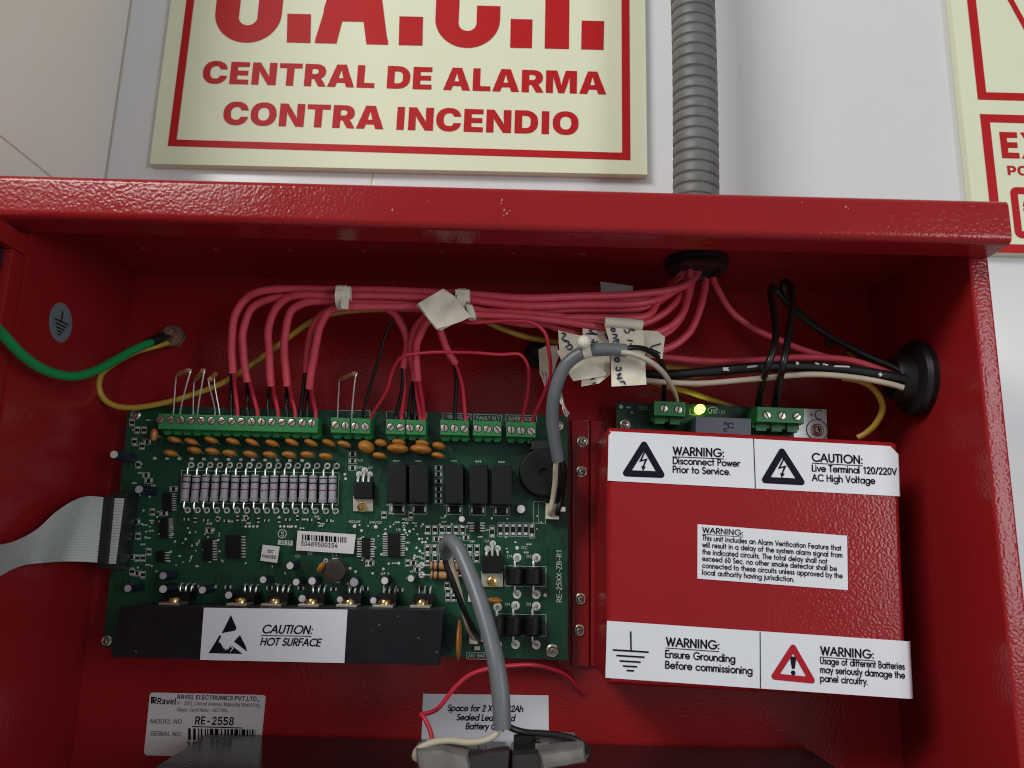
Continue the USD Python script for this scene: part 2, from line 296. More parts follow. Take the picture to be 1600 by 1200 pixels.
def A(cx, cy, rx, ry, a0, a1):
    n = max(4, int(abs(a1 - a0) / 24)); t = np.radians(np.linspace(a0, a1, n + 1)); return [(cx + rx * math.cos(k), cy + ry * math.sin(k)) for k in t]
O_ = lambda: A(.34, .34, .29, .29, 0, 360)
GEO = {   # a monoline geometric hand: strokes of each letter and its width
 'a': ([O_(), [(.63, .63), (.63, .05)]], .70), 'b': ([O_(), [(.05, 1), (.05, .05)]], .69), 'c': ([A(.34, .34, .29, .29, 42, 318)], .62), 'd': ([O_(), [(.63, 1), (.63, .05)]], .70),
 'e': ([A(.34, .34, .29, .29, 0, 322) , [(.05, .34), (.63, .34)]], .68), 'f': ([[(.14, .05), (.14, .8)] + A(.3, .8, .16, .17, 180, 85), [(.0, .61), (.3, .61)]], .34),
 'g': ([O_(), [(.63, .63), (.63, -.05)] + A(.34, -.05, .29, .2, 0, -155)], .70), 'h': ([[(.05, 1), (.05, .05)], A(.28, .4, .23, .23, 180, 0) + [(.51, .05)]], .58),
 'i': ([[(.05, .63), (.05, .05)], [(.05, .86), (.05, .9)]], .18), 'j': ([[(.1, .63), (.1, -.12)] + A(.0, -.12, .1, .12, 0, -90), [(.1, .86), (.1, .9)]], .2),
 'k': ([[(.05, 1), (.05, .05)], [(.42, .63), (.08, .3)], [(.2, .42), (.46, .05)]], .5), 'l': ([[(.05, 1), (.05, .05)]], .18),
 'm': ([[(.05, .63), (.05, .05)], A(.23, .43, .18, .2, 180, 0) + [(.41, .05)], A(.59, .43, .18, .2, 180, 0) + [(.77, .05)]], .85),
 'n': ([[(.05, .63), (.05, .05)], A(.28, .4, .23, .23, 180, 0) + [(.51, .05)]], .58), 'o': ([O_()], .68), 'p': ([O_(), [(.05, .63), (.05, -.27)]], .69), 'q': ([O_(), [(.63, .63), (.63, -.27)]], .70),
 'r': ([[(.05, .63), (.05, .05)], A(.24, .42, .19, .21, 180, 65)], .33), 's': ([A(.2, .48, .14, .15, 30, 270), A(.2, .19, .15, .14, 90, -150)], .40),
 't': ([[(.14, .9), (.14, .05)], [(.0, .61), (.28, .61)]], .32), 'u': ([[(.05, .63), (.05, .29)] + A(.28, .28, .23, .23, 180, 360) + [(.51, .63)]], .58),
 'v': ([[(.02, .63), (.25, .06), (.48, .63)]], .5), 'w': ([[(.02, .63), (.19, .06), (.37, .6), (.55, .06), (.73, .63)]], .76), 'x': ([[(.03, .63), (.43, .05)], [(.43, .63), (.03, .05)]], .46),
 'y': ([[(.02, .63), (.26, .08)], [(.5, .63), (.14, -.27)]], .52), 'z': ([[(.03, .63), (.42, .63), (.03, .05), (.43, .05)]], .46),
 'A': ([[(.02, .05), (.38, .95), (.74, .05)], [(.16, .36), (.6, .36)]], .78), 'B': ([[(.07, .05), (.07, .95), (.3, .95)] + A(.3, .73, .2, .22, 90, -90) + [(.07, .51)], [(.3, .51)] + A(.32, .28, .24, .23, 90, -90) + [(.07, .05)]], .62),
 'C': ([A(.5, .5, .45, .45, 45, 315)], .86), 'D': ([[(.07, .05), (.07, .95), (.28, .95)] + A(.28, .5, .44, .45, 90, -90) + [(.07, .05)]], .78), 'E': ([[(.5, .95), (.07, .95), (.07, .05), (.5, .05)], [(.07, .53), (.47, .53)]], .56),
 'F': ([[(.48, .95), (.07, .95), (.07, .05)], [(.07, .53), (.45, .53)]], .52), 'G': ([A(.5, .5, .45, .45, 45, 355) + [(.56, .47)]], .98), 'H': ([[(.07, .05), (.07, .95)], [(.62, .05), (.62, .95)], [(.07, .53), (.62, .53)]], .74),
 'I': ([[(.07, .05), (.07, .95)]], .22), 'J': ([[(.35, .95), (.35, .25)] + A(.2, .25, .15, .2, 0, -160)], .45), 'K': ([[(.07, .05), (.07, .95)], [(.5, .95), (.09, .5), (.55, .05)]], .6), 'L': ([[(.07, .95), (.07, .05), (.42, .05)]], .46),
 'M': ([[(.05, .05), (.16, .95), (.45, .12), (.74, .95), (.85, .05)]], .92), 'N': ([[(.07, .05), (.07, .95), (.63, .05), (.63, .95)]], .75), 'O': ([A(.5, .5, .45, .45, 0, 360)], 1.0), 'P': ([[(.07, .05), (.07, .95), (.28, .95)] + A(.28, .71, .22, .24, 90, -90) + [(.07, .47)]], .56),
 'Q': ([A(.5, .5, .45, .45, 0, 360), [(.62, .3), (.92, .02)]], 1.0), 'R': ([[(.07, .05), (.07, .95), (.28, .95)] + A(.28, .71, .22, .24, 90, -90) + [(.07, .47)], [(.24, .47), (.54, .05)]], .60), 'S': ([A(.27, .73, .2, .22, 35, 270), A(.27, .28, .22, .23, 90, -150)], .54),
 'T': ([[(.0, .95), (.48, .95)], [(.24, .95), (.24, .05)]], .5), 'U': ([[(.07, .95), (.07, .35)] + A(.33, .33, .26, .28, 180, 360) + [(.59, .95)]], .7), 'V': ([[(.02, .95), (.34, .06), (.66, .95)]], .7),
 'W': ([[(.02, .95), (.25, .06), (.48, .92), (.71, .06), (.94, .95)]], .98), 'X': ([[(.03, .95), (.55, .05)], [(.55, .95), (.03, .05)]], .6), 'Y': ([[(.02, .95), (.28, .5), (.54, .95)], [(.28, .5), (.28, .05)]], .58), 'Z': ([[(.03, .95), (.5, .95), (.03, .05), (.52, .05)]], .56),
 '0': ([A(.28, .5, .23, .45, 0, 360)], .58), '1': ([[(.1, .8), (.28, .95), (.28, .05)]], .46), '2': ([A(.27, .7, .21, .25, 170, -25) + [(.05, .05), (.5, .05)]], .56), '3': ([A(.26, .72, .19, .23, 150, -90), A(.26, .27, .22, .22, 90, -150)], .55),
 '4': ([[(.42, .05), (.42, .95), (.04, .28), (.54, .28)]], .6), '5': ([[(.46, .95), (.15, .95), (.1, .55)] + A(.26, .33, .22, .28, 110, -150)], .56), '6': ([A(.28, .3, .22, .25, 0, 360), [(.07, .36), (.36, .95)]], .58), '7': ([[(.05, .95), (.5, .95), (.2, .05)]], .56),
 '8': ([A(.28, .73, .18, .22, 0, 360), A(.28, .28, .22, .23, 0, 360)], .58), '9': ([A(.28, .7, .22, .25, 0, 360), [(.49, .64), (.2, .05)]], .58), ':': ([[(.08, .1), (.08, .12)], [(.08, .56), (.08, .58)]], .24), '.': ([[(.08, .06), (.08, .08)]], .24),
 '/': ([[(.02, .0), (.36, 1.0)]], .4), '-': ([[(.05, .38), (.33, .38)]], .4), ',': ([[(.1, .1), (.05, -.1)]], .24), ' ': ([], .32)}
def layout(text, font='geo', weight=0.125, gap=0.06):
    """(shape, width) of one line, capitals 1 high."""
    x, out = 0.0, []
    for ch in text:
        if font == 'geo':
            st, adv = GEO[ch]
            if st: out.append(affinity.translate(unary_union([LineString(s).buffer(weight / 2, quad_segs=2) for s in st]), x, 0))
            x += adv + gap
        else:
            g, adv = glyph(ch, weight if font == 'inter' else 400, font == 'mono')
            if g is not None: out.append(affinity.translate(g, x, 0))
            x += adv
    return out, x
def tri(shape):
    v, f, n = [], [], 0
    for g in (shape if isinstance(shape, list) else [shape]):
        for q in getattr(g, 'geoms', [g]):
            if q.is_empty or q.geom_type != 'Polygon' or q.area < 1e-12: continue
            a, b = trimesh.creation.triangulate_polygon(q, engine='earcut'); v.append(a); f.append(b + n); n += len(a)
    return (np.vstack(v), np.vstack(f)) if v else (np.zeros((0, 2)), np.zeros((0, 3), int))
def write(mb, text, p0, p1, cap, Y, font='geo', weight=0.125, slant=0.0, gap=0.08, underline=None):
    """Letters on the plane y = Y from pixel p0 to pixel p1 along their base line, capitals "cap" pixels tall."""
    a, b = U(*p0, Y)[[0, 2]], U(*p1, Y)[[0, 2]]; ex = (b - a); L = np.linalg.norm(ex); ex = ex / L; ey = np.array([-ex[1], ex[0]])
    sh, w = layout(text, font, weight, gap)
    lo = min(g.bounds[0] for g in sh); hi = max(g.bounds[2] for g in sh)
    v, f = tri(sh); k = L / (hi - lo); h = cap * sc(U(*p0, Y))
    q = a + np.outer((v[:, 0] - lo) * k + v[:, 1] * h * slant, ex) + np.outer(v[:, 1] * h, ey)
    mb.add(np.column_stack([q[:, 0], np.full(len(q), Y), q[:, 1]]), f)
    if underline:
        d = underline * h; c = [a - ey * d, b - ey * d, b - ey * (d + 0.09 * h), a - ey * (d + 0.09 * h)]
        mb.add([(x[0], Y, x[1]) for x in c], [[0, 1, 2], [0, 2, 3]])
def flat(mb, pts, Y, hole=None):
    """A printed patch: pixel outline (with an optional hole) on the plane y = Y."""
    s = Polygon(pxring(pts, Y), [pxring(hole, Y)] if hole is not None else None).buffer(0)
    v, f = tri(s); mb.add(np.column_stack([v[:, 0], np.full(len(v), Y), v[:, 1]]), f)
def stroke(mb, pts, wpx, Y, close=False, quad=3):
    q = pxring(pts, Y); s = wpx * sc(U(*pts[0], Y))
    g = (LineString(list(q) + [q[0]]) if not close else Polygon(q).exterior).buffer(s / 2, quad_segs=quad) if close else LineString(q).buffer(s / 2, quad_segs=quad, cap_style='flat')
    v, f = tri(g); mb.add(np.column_stack([v[:, 0], np.full(len(v), Y), v[:, 1]]), f)
def ringpad(mb, cx, cy, ro, ri, Y, n=12):
    P = U(cx, cy, Y); s = sc(P); t = np.linspace(0, 2 * np.pi, n, endpoint=False); c = np.column_stack([np.cos(t), np.sin(t)])
    o = P[[0, 2]] + c * ro * s
    if ri <= 0:
        v = np.vstack([o, P[[0, 2]]]); f = [[n, i, (i + 1) % n] for i in range(n)]
    else:
        v = np.vstack([o, P[[0, 2]] + c * ri * s]); f = []
        for i in range(n): j = (i + 1) % n; f += [[i, j, n + j], [i, n + j, n + i]]
    mb.add(np.column_stack([v[:, 0], np.full(len(v), Y), v[:, 1]]), f)
def barcode(mb, x0, x1, y0, y1, dy, Y, n, seed):
    r = random.Random(seed); x = x0
    while x < x1:
        w = r.choice([.8, 1.2, 1.8, 2.6]) * (x1 - x0) / n; t = (x - x0) / (x1 - x0) * dy
        flat(mb, [(x, y0 + t), (min(x + w, x1), y0 + t), (min(x + w, x1), y1 + t), (x, y1 + t)], Y); x += w + r.choice([.8, 1.0, 1.6]) * (x1 - x0) / n


# ================================================================== setting: tiled back wall and the side wall at its left
WY = 0.006
XW = float(U(165, 275, WY)[0])                                   # the corner of the room
XJ = float(U(582, 277, WY)[0]); XJ2 = XJ + 0.42
bw = thing('back_wall', None, None, (0, WY, 0), kind='structure')
part(bw, 'grout', wbox(XW - 0.02, 0.75, WY + 0.0005, WY + 0.05, -0.60, 0.80), 'grout')
TG = 0.00045
for x0, x1 in ((XW, XJ), (XJ, XJ2), (XJ2, 0.75)):
    for z0, z1 in ((-0.60, -0.16), (-0.16, 0.40), (0.40, 0.80)):
        part(bw, 'tile', wbox(x0 + TG, x1 - TG, WY, WY + 0.008, z0 + TG, z1 - TG, 0.0006), 'wall_tile')
sw = thing('side_wall', None, None, (XW, 0, 0), kind='structure')
ZJ = float(UX(78, 275, XW)[2])
part(sw, 'grout', wbox(XW - 0.05, XW - 0.0005, -0.13, WY, -0.60, 0.80), 'grout')
for z0, z1 in ((-0.60, ZJ - 0.35), (ZJ - 0.35, ZJ), (ZJ, 0.80)):
    part(sw, 'tile', wbox(XW - 0.008, XW, -0.13, WY - 0.0004, z0 + TG, z1 - TG, 0.0006), 'side_tile')

# ================================================================== the red cabinet
YF = -0.090; YH = -0.107
XR = float(U(1513, 405, YF)[0]); XL = float(U(43, 405, YF)[0]); SW = float(U(1545, 405, YF)[0]) - XR
ZB = -0.190
ZH = float(U(800, 359, YH)[2]); ZT = float(U(800, 291, YH)[2]); ZC = ZT - 0.005
XH0, XH1 = XL - SW - 0.0005, float(U(1579, 350, YH)[0])
cab = thing('alarm_cabinet', 'open red steel alarm cabinet with overhanging top lip, on the tiled wall', 'cabinet', ((XL + XR) / 2, 0, ZB))
part(cab, 'back_panel', wbox(XL - SW, XR + SW, 0, 0.0015, ZB, ZC), 'red_paint')
part(cab, 'side_panel', wbox(XR, XR + SW, YF, 0, ZB, ZC + .0002, 0.0012), 'red_paint')
part(cab, 'side_panel', wbox(XL - SW, XL, YF, 0, ZB, ZC + .0002, 0.0012), 'red_paint')
part(cab, 'bottom_panel', wbox(XL - SW, XR + SW, YF - 0.001, -0.0005, ZB - 0.012, ZB), 'red_paint')
rr = 0.0032
arc = lambda cy, cz, a0, a1, r: [(cy + r * math.cos(t), cz + r * math.sin(t)) for t in np.radians(np.linspace(a0, a1, 6))]
prof = [(0.0, ZC), (0.0, ZT)] + arc(YH + rr, ZT - rr, 90, 180, rr) + arc(YH + rr, ZH + rr, 180, 270, rr) + [(YF - .0012, ZH), (YF - .0008, ZC - 0.001), (YF, ZC)]
def extrude_x(prof, x0, x1, b=0.002):
    p = np.array(prof); rs = []
    c = p.mean(0)
    for x, k in ((x0, b), (x0 + b * .4, b * .3), (x0 + b, 0), (x1 - b, 0), (x1 - b * .4, b * .3), (x1, b)):
        q = p.copy()
        if k: q = np.array([pt + (c - pt) / np.linalg.norm(c - pt) * min(k, .4 * np.linalg.norm(c - pt)) for pt in p])
        rs.append(np.column_stack([np.full(len(q), x), q[:, 0], q[:, 1]]))
    return rs
# the L profile is concave: cap it by triangulation
def solid_x(prof, x0, x1):
    pg = Polygon(prof); v2, f2 = trimesh.creation.triangulate_polygon(pg, engine='earcut'); mb = MB()
    for x in (x0, x1): mb.add(np.column_stack([np.full(len(v2), x), v2]), f2)
    p = np.array(prof); n = len(p)
    v = np.vstack([np.column_stack([np.full(n, x0), p]), np.column_stack([np.full(n, x1), p])])
    return mb.add(v, [[i, (i + 1) % n, n + (i + 1) % n, n + i] for i in range(n)])
part(cab, 'top_hood', solid_x(prof, XH0, XH1), 'red_paint', label='overhanging top of the red cabinet with rounded front lip')
sc_ = MB()
def speck(P, a, b, r):
    n = 7; t = np.linspace(0, 2 * np.pi, n, endpoint=False) ; k = rng.uniform(.5, 1.2, n) * r
    sc_.add(np.vstack([P + np.outer(np.cos(t) * k, a) + np.outer(np.sin(t) * k, b), P]), [[n, i, (i + 1) % n] for i in range(n)])
for x, y, r in ((784, 313, 1.6), (783, 318, 1.0), (788, 328, 1.4), (792, 333, 1.8), (787, 337, 1.0), (797, 329, 1.0), (613, 328, 1.5), (668, 314, .8), (1322, 323, 1.5), (1326, 326, 1.0), (1253, 316, .8), (320, 310, .9), (96, 330, .8)):
    P = U(x, y, YH - .0001); speck(P, np.array([1., 0, .2]), np.array([0, 0, 1.6]), r * sc(P))
part(cab, 'paint_chips', sc_, 'scuffed_paint', smooth=False, kind='stuff')
sc_ = MB()
for i in range(60):
    P = UZ(1092 + rng.normal(0, 16), 379 + rng.uniform(-8, 9), ZH - .0001)
    if YH + rr < P[1] < YF - .002: speck(P, np.array([1., 0, 0]), np.array([0, 1.5, 0]), rng.uniform(.4, 1.3) * sc(P))
if not sc_.empty: part(cab, 'rust_specks', sc_, 'rust', smooth=False, kind='stuff')
# screw dimples along the underside of the top
mbd = MB()
for px in (224, 338, 452, 567, 688, 800, 910):
    P = UZ(px, 393 + (px - 500) * .014, ZC); part(cab, 'rivet', lathe([(0.0026, 0), (0.0022, 0.0006), (0.0012, 0.001)], (P[0], P[1], ZC), (0, 0, -1), 10), 'red_paint')
# cable gland in the top, below the conduit
G = UZ(1088, 407, ZC)
gl = part(cab, 'cable_gland', lathe([(0.0155, 0), (0.0158, 0.002), (0.0140, 0.0026), (0.0140, 0.0036), (0.0148, 0.0040), (0.0148, 0.0056), (0.0115, 0.0060), (0.0105, 0.004)], (G[0], G[1], ZC), (0, 0, -1), 28), 'black_plastic')
# large grommet in the right wall
C = UX(1437, 592, XR); rg = 0.0178
gr = part(cab, 'grommet', lathe([(rg, 0), (rg * 1.02, 0.003), (rg * .96, 0.0052), (rg * .82, 0.0062), (0.0118, 0.0066), (0.0112, 0.0115), (0.0100, 0.0138), (0.0082, 0.0141), (0.0078, 0.010), (0.002, 0.008)], (XR, C[1], C[2]), (-1, 0, 0), 28), 'black_rubber', label='large black rubber grommet in the right wall of the cabinet')
# small dark bushing in the back panel, behind the paper tape
C = U(840, 556, 0)
part(cab, 'bushing', lathe([(0.0072, 0), (0.0072, 0.004), (0.0058, 0.0055), (0.0050, 0.0055), (0.0046, 0.001), (0.0005, 0.0005)], (C[0], 0, C[2]), (0, -1, 0), 18), 'black_rubber')
# earth stud: square nuts, washer and stud end
C = U(268, 524, -0.004)
st = part(cab, 'earth_stud', lathe([(0.0062, 0), (0.0062, 0.0012), (0.0054, 0.0013), (0.0054, 0.005), (0.0048, 0.0056), (0.0028, 0.0057), (0.0028, 0.0120), (0.0020, 0.0126)], (C[0], 0, C[2]), (0.12, -1, 0.05), 6), 'copper_lug', label='copper coloured earth stud with nut on the back panel')
part(st, 'washer', lathe([(0.0058, 0), (0.0058, 0.0006), (0.003, 0.0007)], (C[0] + .001, -0.0062, C[2] - .001), (0.12, -1, 0.05), 18), 'copper_lug')
for (x, y) in ((1296, 535), (1330, 552)):                        # dark screw ends on the back panel
    C = U(x, y, 0); part(cab, 'screw_end', lathe([(0.0030, 0), (0.0030, 0.002), (0.0016, 0.0022), (0.0016, 0.006), (0.001, 0.0065)], (C[0], 0, C[2]), (0, -1, 0), 10), 'rust' if x > 1300 else 'slot_dark')
# oval earth mark sticker on the left wall
C = UX(94, 504, XL); xs = XL + 0.0003
def on_left(mb, shape, x):
    v, f = tri(shape); mb.add(np.column_stack([np.full(len(v), x), C[1] + v[:, 0], C[2] + v[:, 1]]), f)
R = 31 * sc(C); mb = MB(); on_left(mb, Point(0, 0).buffer(R, quad_segs=10), xs)
sk = part(cab, 'earth_sticker', mb, 'sticker_blue', label='round pale blue earth symbol sticker on the left wall')
mb = MB(); on_left(mb, [sbox(-.05 * R, 0.05 * R, .05 * R, .6 * R)] + [sbox(-w * R, z * R - .035 * R, w * R, z * R + .035 * R) for w, z in ((.62, .05), (.48, -.13), (.36, -.31), (.24, -.47), (.12, -.62))], xs + .0002)
part(sk, 'symbol', mb, 'print_black', smooth=False)
# strips of the bracket between the circuit board and the power supply, with their screws
part(cab, 'bracket_strip', pblock([(893, 655), (921, 656), (921, 1041), (893, 1041)], -0.0035, -0.0002, 0.0006), 'red_paint')
part(cab, 'bracket_strip', pblock([(922.5, 657), (946, 658), (944, 1042), (922.5, 1041)], -0.0022, -0.0002, 0.0006), 'red_paint')
def pan_screw(parent, cx, cy, rpx, Y, name='screw', mat='screw_metal', washer=True):
    P = U(cx, cy, Y); r = rpx * sc(P); mb = MB()
    if washer: mb.add(*lathe([(r, 0), (r, 0.0004), (r * .86, 0.0006), (r * .70, 0.0004)], P, (0, -1, 0), 20))
    mb.add(*lathe([(r * .66, 0.0), (r * .66, 0.0011), (r * .50, 0.0018), (r * .1, 0.0020)], P, (0, -1, 0), 18))
    s = part(parent, name, mb, mat)
    a = random.uniform(0, math.pi); sl = MB(); y = P[1] - 0.0021
    for d in (a, a + math.pi / 2):
        e = np.array([math.cos(d), math.sin(d)]); n = np.array([-e[1], e[0]]); q = [P[[0, 2]] + e * i * r * .42 + n * j * r * .09 for i, j in ((-1, -1), (1, -1), (1, 1), (-1, 1))]
        sl.add(*prism(q, y, P[1] - 0.0008)); y -= 0.00006
    if parent.path.count('/') < 4: part(s, 'slot', sl, 'slot_dark')
    return s
for x, y in ((910, 690), (909, 737), (907, 936), (905, 985)): pan_screw(cab, x, y, 9, -0.0036)

# ---------------- labels glued to the back panel
YL = -0.0003
lb = part(cab, 'rating_label', None or pblock([(237, 1082), (412, 1086), (415, 1089), (406, 1183), (402, 1186), (228, 1180), (225, 1176), (234, 1085)], YL, 0.0001), 'label_white', label='white model and serial number label low on the left of the back panel')
m1, m2 = MB(), MB(); Yp = YL - 0.0002
write(m1, 'Ravel', (245.5, 1100), (275, 1101), 9, Yp, 'inter', 700)
write(m1, 'RAVEL ELECTRONICS PVT.LTD.,', (277, 1092), (405, 1095.5), 6.5, Yp, 'inter', 600)
write(m2, 'P - 28/2, Central Avenue, Mahindra World City,', (277, 1101.5), (407, 1105), 5.5, Yp, 'inter', 500)
write(m2, 'Nagar, Tamil Nadu - 603 004', (277, 1111.5), (355, 1113), 5.5, Yp, 'inter', 500)
write(m2, 'MODEL NO', (235, 1130.5), (284, 1131), 6.5, Yp, 'inter', 600); write(m2, 'SERIAL NO', (235, 1149.5), (282, 1150.5), 6.5, Yp, 'inter', 600)
write(m1, 'RE-2558', (304.5, 1132), (365, 1133.5), 12, Yp, 'inter', 700); stroke(m1, [(300, 1135.2), (379, 1137.5)], 1.5, Yp)
write(m1, '10', (291, 1169), (307, 1169.5), 10, Yp, 'inter', 600)
barcode(m1, 294, 399, 1138, 1156, 2, Yp, 46, 5)
flat(m1, [(236, 1089), (238.5, 1089), (238.5, 1099.5), (236, 1099.5)], Yp); stroke(m1, [(240, 1089), (240, 1099)], 1.6, Yp); stroke(m1, [(236, 1090), (244, 1090.3), (244, 1094.5), (239, 1094.6), (244, 1099.6)], 1.6, Yp)
part(lb, 'lettering', m1, 'print_black', smooth=False); part(lb, 'small_print', m2, 'print_grey', smooth=False)
bl = part(cab, 'battery_label', pblock([(661, 1084), (857, 1086.5), (858, 1172), (658, 1170)], YL, 0.0001), 'label_silver', label='grey battery space label at the bottom centre of the back panel')
m1 = MB()
write(m1, 'Space for 2 X 12V 12Ah', (699, 1111), (817, 1112.5), 9.5, Yp, 'geo', .18, 0.2)
write(m1, 'Sealed Lead Acid', (713, 1125.5), (804, 1127), 9.5, Yp, 'geo', .18, 0.2)
write(m1, 'Battery Only', (727, 1139.5), (790, 1140.5), 9.5, Yp, 'geo', .18, 0.2)
part(bl, 'lettering', m1, 'print_black', smooth=False)

# ---------------- the open door, hinged at the left edge, with the display board inside
XD = float(U(48, 370, -0.0935)[0]) - 0.0006; ZD = float(U(48, 370, -0.0935)[2]); YD0, YD1 = -0.0935, -0.50
dw = 0.0085; dr = 0.016
mb = MB()
mb.add(*wbox(XD - dr, XD, YD1, YD0, ZD - dw, ZD, .001)).add(*wbox(XD - dr, XD, YD0 - dw, YD0, ZB, ZD - dw, .001))
mb.add(*wbox(XD - dr, XD, YD1, YD1 + dw, ZB, ZD - dw, .001)).add(*wbox(XD - dr - .0015, XD - dr, YD1, YD0, ZB, ZD))
dr_ = part(cab, 'door', mb, 'red_paint', label='cabinet door swung open at the left edge')
zq = float(UX(0, 505, XD - .008)[2])
part(dr_, 'display_board', wbox(XD - 0.012, XD - 0.0030, YD1 + .02, YD0 - dw - .001, zq, ZD - dw - .001), 'display_dark')

# ================================================================== luminous signs on the wall
YS = WY - 0.0055
def uplift(pts, zt):
    """extend the two upper corners of an outline along the vertical to height zt."""
    return [(p[0], zt) if k else (p[0], p[1]) for p, k in pts]
sg = thing('alarm_sign', 'cream sign with red lettering for the fire alarm panel, above the cabinet', 'sign', U(620, 265, YS))
a, b = U(233, 256, YS), U(1012, 273, YS); zt = a[2] + 0.34
part(sg, 'panel', prism([(a[0], a[2]), (b[0], b[2]), (b[0] - .0005, zt), (a[0] - .0005, zt)], YS, WY - .0003, 0.0004), 'sign_plastic')
YP = YS - 0.0002
def frame2(o, i):
    v, f = tri(Polygon(o, [i])); return np.column_stack([v[:, 0], np.full(len(v), YP), v[:, 1]]), f
q = lambda x, y: U(x, y, YP)[[0, 2]]
o0, o1, i0, i1 = q(262, 228), q(985, 250), q(276, 218), q(972, 238.5)
part(sg, 'border', frame2([o0, o1, (o1[0], zt - .008), (o0[0], zt - .008)], [i0, i1, (i1[0], zt - .0125), (i0[0], zt - .0125)]), 'sign_ink', smooth=False)
m1 = MB()
write(m1, 'CENTRAL DE ALARMA', (315, 130), (947, 147.5), 39, YP, 'inter', 900)
write(m1, 'CONTRA INCENDIO', (347, 194.5), (904, 211), 39.5, YP, 'inter', 900)
for ch, x0, x1, cap in (('C', 331, 436, 215), ('.', 448, 485, 0), ('A', 492, 606, 205), ('.', 623, 660, 0), ('C', 678, 780, 205), ('.', 797, 831, 0), ('I', 851, 889, 200), ('.', 908, 943, 0)):
    yb = lambda x: 63.5 + (x - 331) * 0.0235
    if ch == '.': flat(m1, [(x0 + 1, yb(x0) - 45), (x1 + 1, yb(x1) - 45), (x1, yb(x1)), (x0, yb(x0))], YP)
    elif ch == 'C':
        a_, b_ = q(x0, yb(x0) + 2), q(x1, yb(x1) + 2); w_ = np.linalg.norm(b_ - a_); e_ = (b_ - a_) / w_; n_ = np.array([-e_[1], e_[0]]); k_ = w_ / 105
        big = lambda x0_, x1_, y0_, y1_: LineString([((x0_ + x1_) / 2, y0_ + (x1_ - x0_) / 2), ((x0_ + x1_) / 2, y1_ - (x1_ - x0_) / 2)]).buffer((x1_ - x0_) / 2, quad_segs=10)
        g_ = big(0, 105, 0, 200).difference(big(38, 67, 31, 169)).difference(sbox(52, 78, 110, 124)); v, f = tri(g_)
        p_ = a_ + np.outer(v[:, 0] * k_, e_) + np.outer(v[:, 1] * k_, n_); m1.add(np.column_stack([p_[:, 0], np.full(len(p_), YP), p_[:, 1]]), f)
    else: write(m1, ch, (x0, yb(x0)), (x1, yb(x1)), cap, YP, 'inter', 900)
part(sg, 'lettering', m1, 'sign_ink', smooth=False)

sg = thing('extinguisher_sign', 'cream fire extinguisher sign at the right edge, partly behind the cabinet', 'sign', U(1600, 396, YS))
a = U(1484, 0, YS); b = U(1521, 320, YS); zb = U(1590, 396, YS)[2]; xl = (a[0] + b[0]) / 2; xr = xl + 0.155; zt = a[2] + 0.12
part(sg, 'panel', prism([(xl, zb), (xr, zb), (xr, zt), (xl, zt)], YS, WY - .0003, 0.0004), 'sign_plastic')
e0 = U(1528, 155.5, YP); e1 = U(1541, 144, YP); w = e1[0] - e0[0]; m = MB()
m.add(*frame2([(e0[0], e0[2]), (xr - .006, e0[2]), (xr - .006, zt - .006), (e0[0], zt - .006)], [(e0[0] + w, e1[2]), (xr - .006 - w, e1[2]), (xr - .006 - w, zt - .006 - w), (e0[0] + w, zt - .006 - w)]))
g0 = U(1531, 178, YP); g1 = U(1547.6, 191, YP)
m.add(*frame2([(g0[0], zb + .0002), (xr - .006, zb + .0002), (xr - .006, g0[2]), (g0[0], g0[2])], [(g0[0] + w, zb + w), (xr - .006 - w, zb + w), (xr - .006 - w, g1[2]), (g0[0] + w, g1[2])]))
part(sg, 'border', m, 'sign_ink', smooth=False)
m = MB(); write(m, 'EXT', (1566, 247), (1672, 249.5), 45, YP, 'inter', 900); write(m, 'POL', (1575, 273.5), (1622, 274.7), 16, YP, 'inter', 800)
part(sg, 'lettering', m, 'sign_ink', smooth=False)
m = MB(); stroke(m, [(1575, -8), (1608, 52)], 9, YP - .00005); part(sg, 'diagonal_bar', m, 'sign_ink', smooth=False); m = MB()
k = np.array([U(1576, 292, YP)[[0, 2]], U(1588, 372, YP)[[0, 2]]]); rx = k[:, 0].mean(); rz0, rz1 = k[1, 1], k[0, 1]; hh = rz1 - rz0
ro = sbox(rx + .004, rz0 + .004, rx + hh * .95, rz1 - .004).buffer(.004); v, f = tri(ro.difference(ro.buffer(-.0042))); m.add(np.column_stack([v[:, 0], np.full(len(v), YP), v[:, 1]]), f)
cx, cz = rx + hh * .50, (rz0 + rz1) / 2
ic = [Polygon([(cx - hh * .30, cz + hh * .08), (cx + hh * .26, cz + hh * .08), (cx + hh * .16, cz - hh * .30), (cx - hh * .20, cz - hh * .30)]), Polygon([(cx - hh * .30, cz + hh * .12), (cx - hh * .24, cz + hh * .30), (cx - hh * .14, cz + hh * .16), (cx - hh * .04, cz + hh * .34), (cx + hh * .08, cz + hh * .16), (cx + hh * .18, cz + hh * .28), (cx + hh * .24, cz + hh * .12)])]
part(sg, 'pictogram_frame', m, 'sign_ink', smooth=False)
for nm, g in zip(('bucket', 'flame'), ic):
    v, f = tri(g); part(sg, nm, (np.column_stack([v[:, 0], np.full(len(v), YP), v[:, 1]]), f), 'sign_ink', smooth=False)

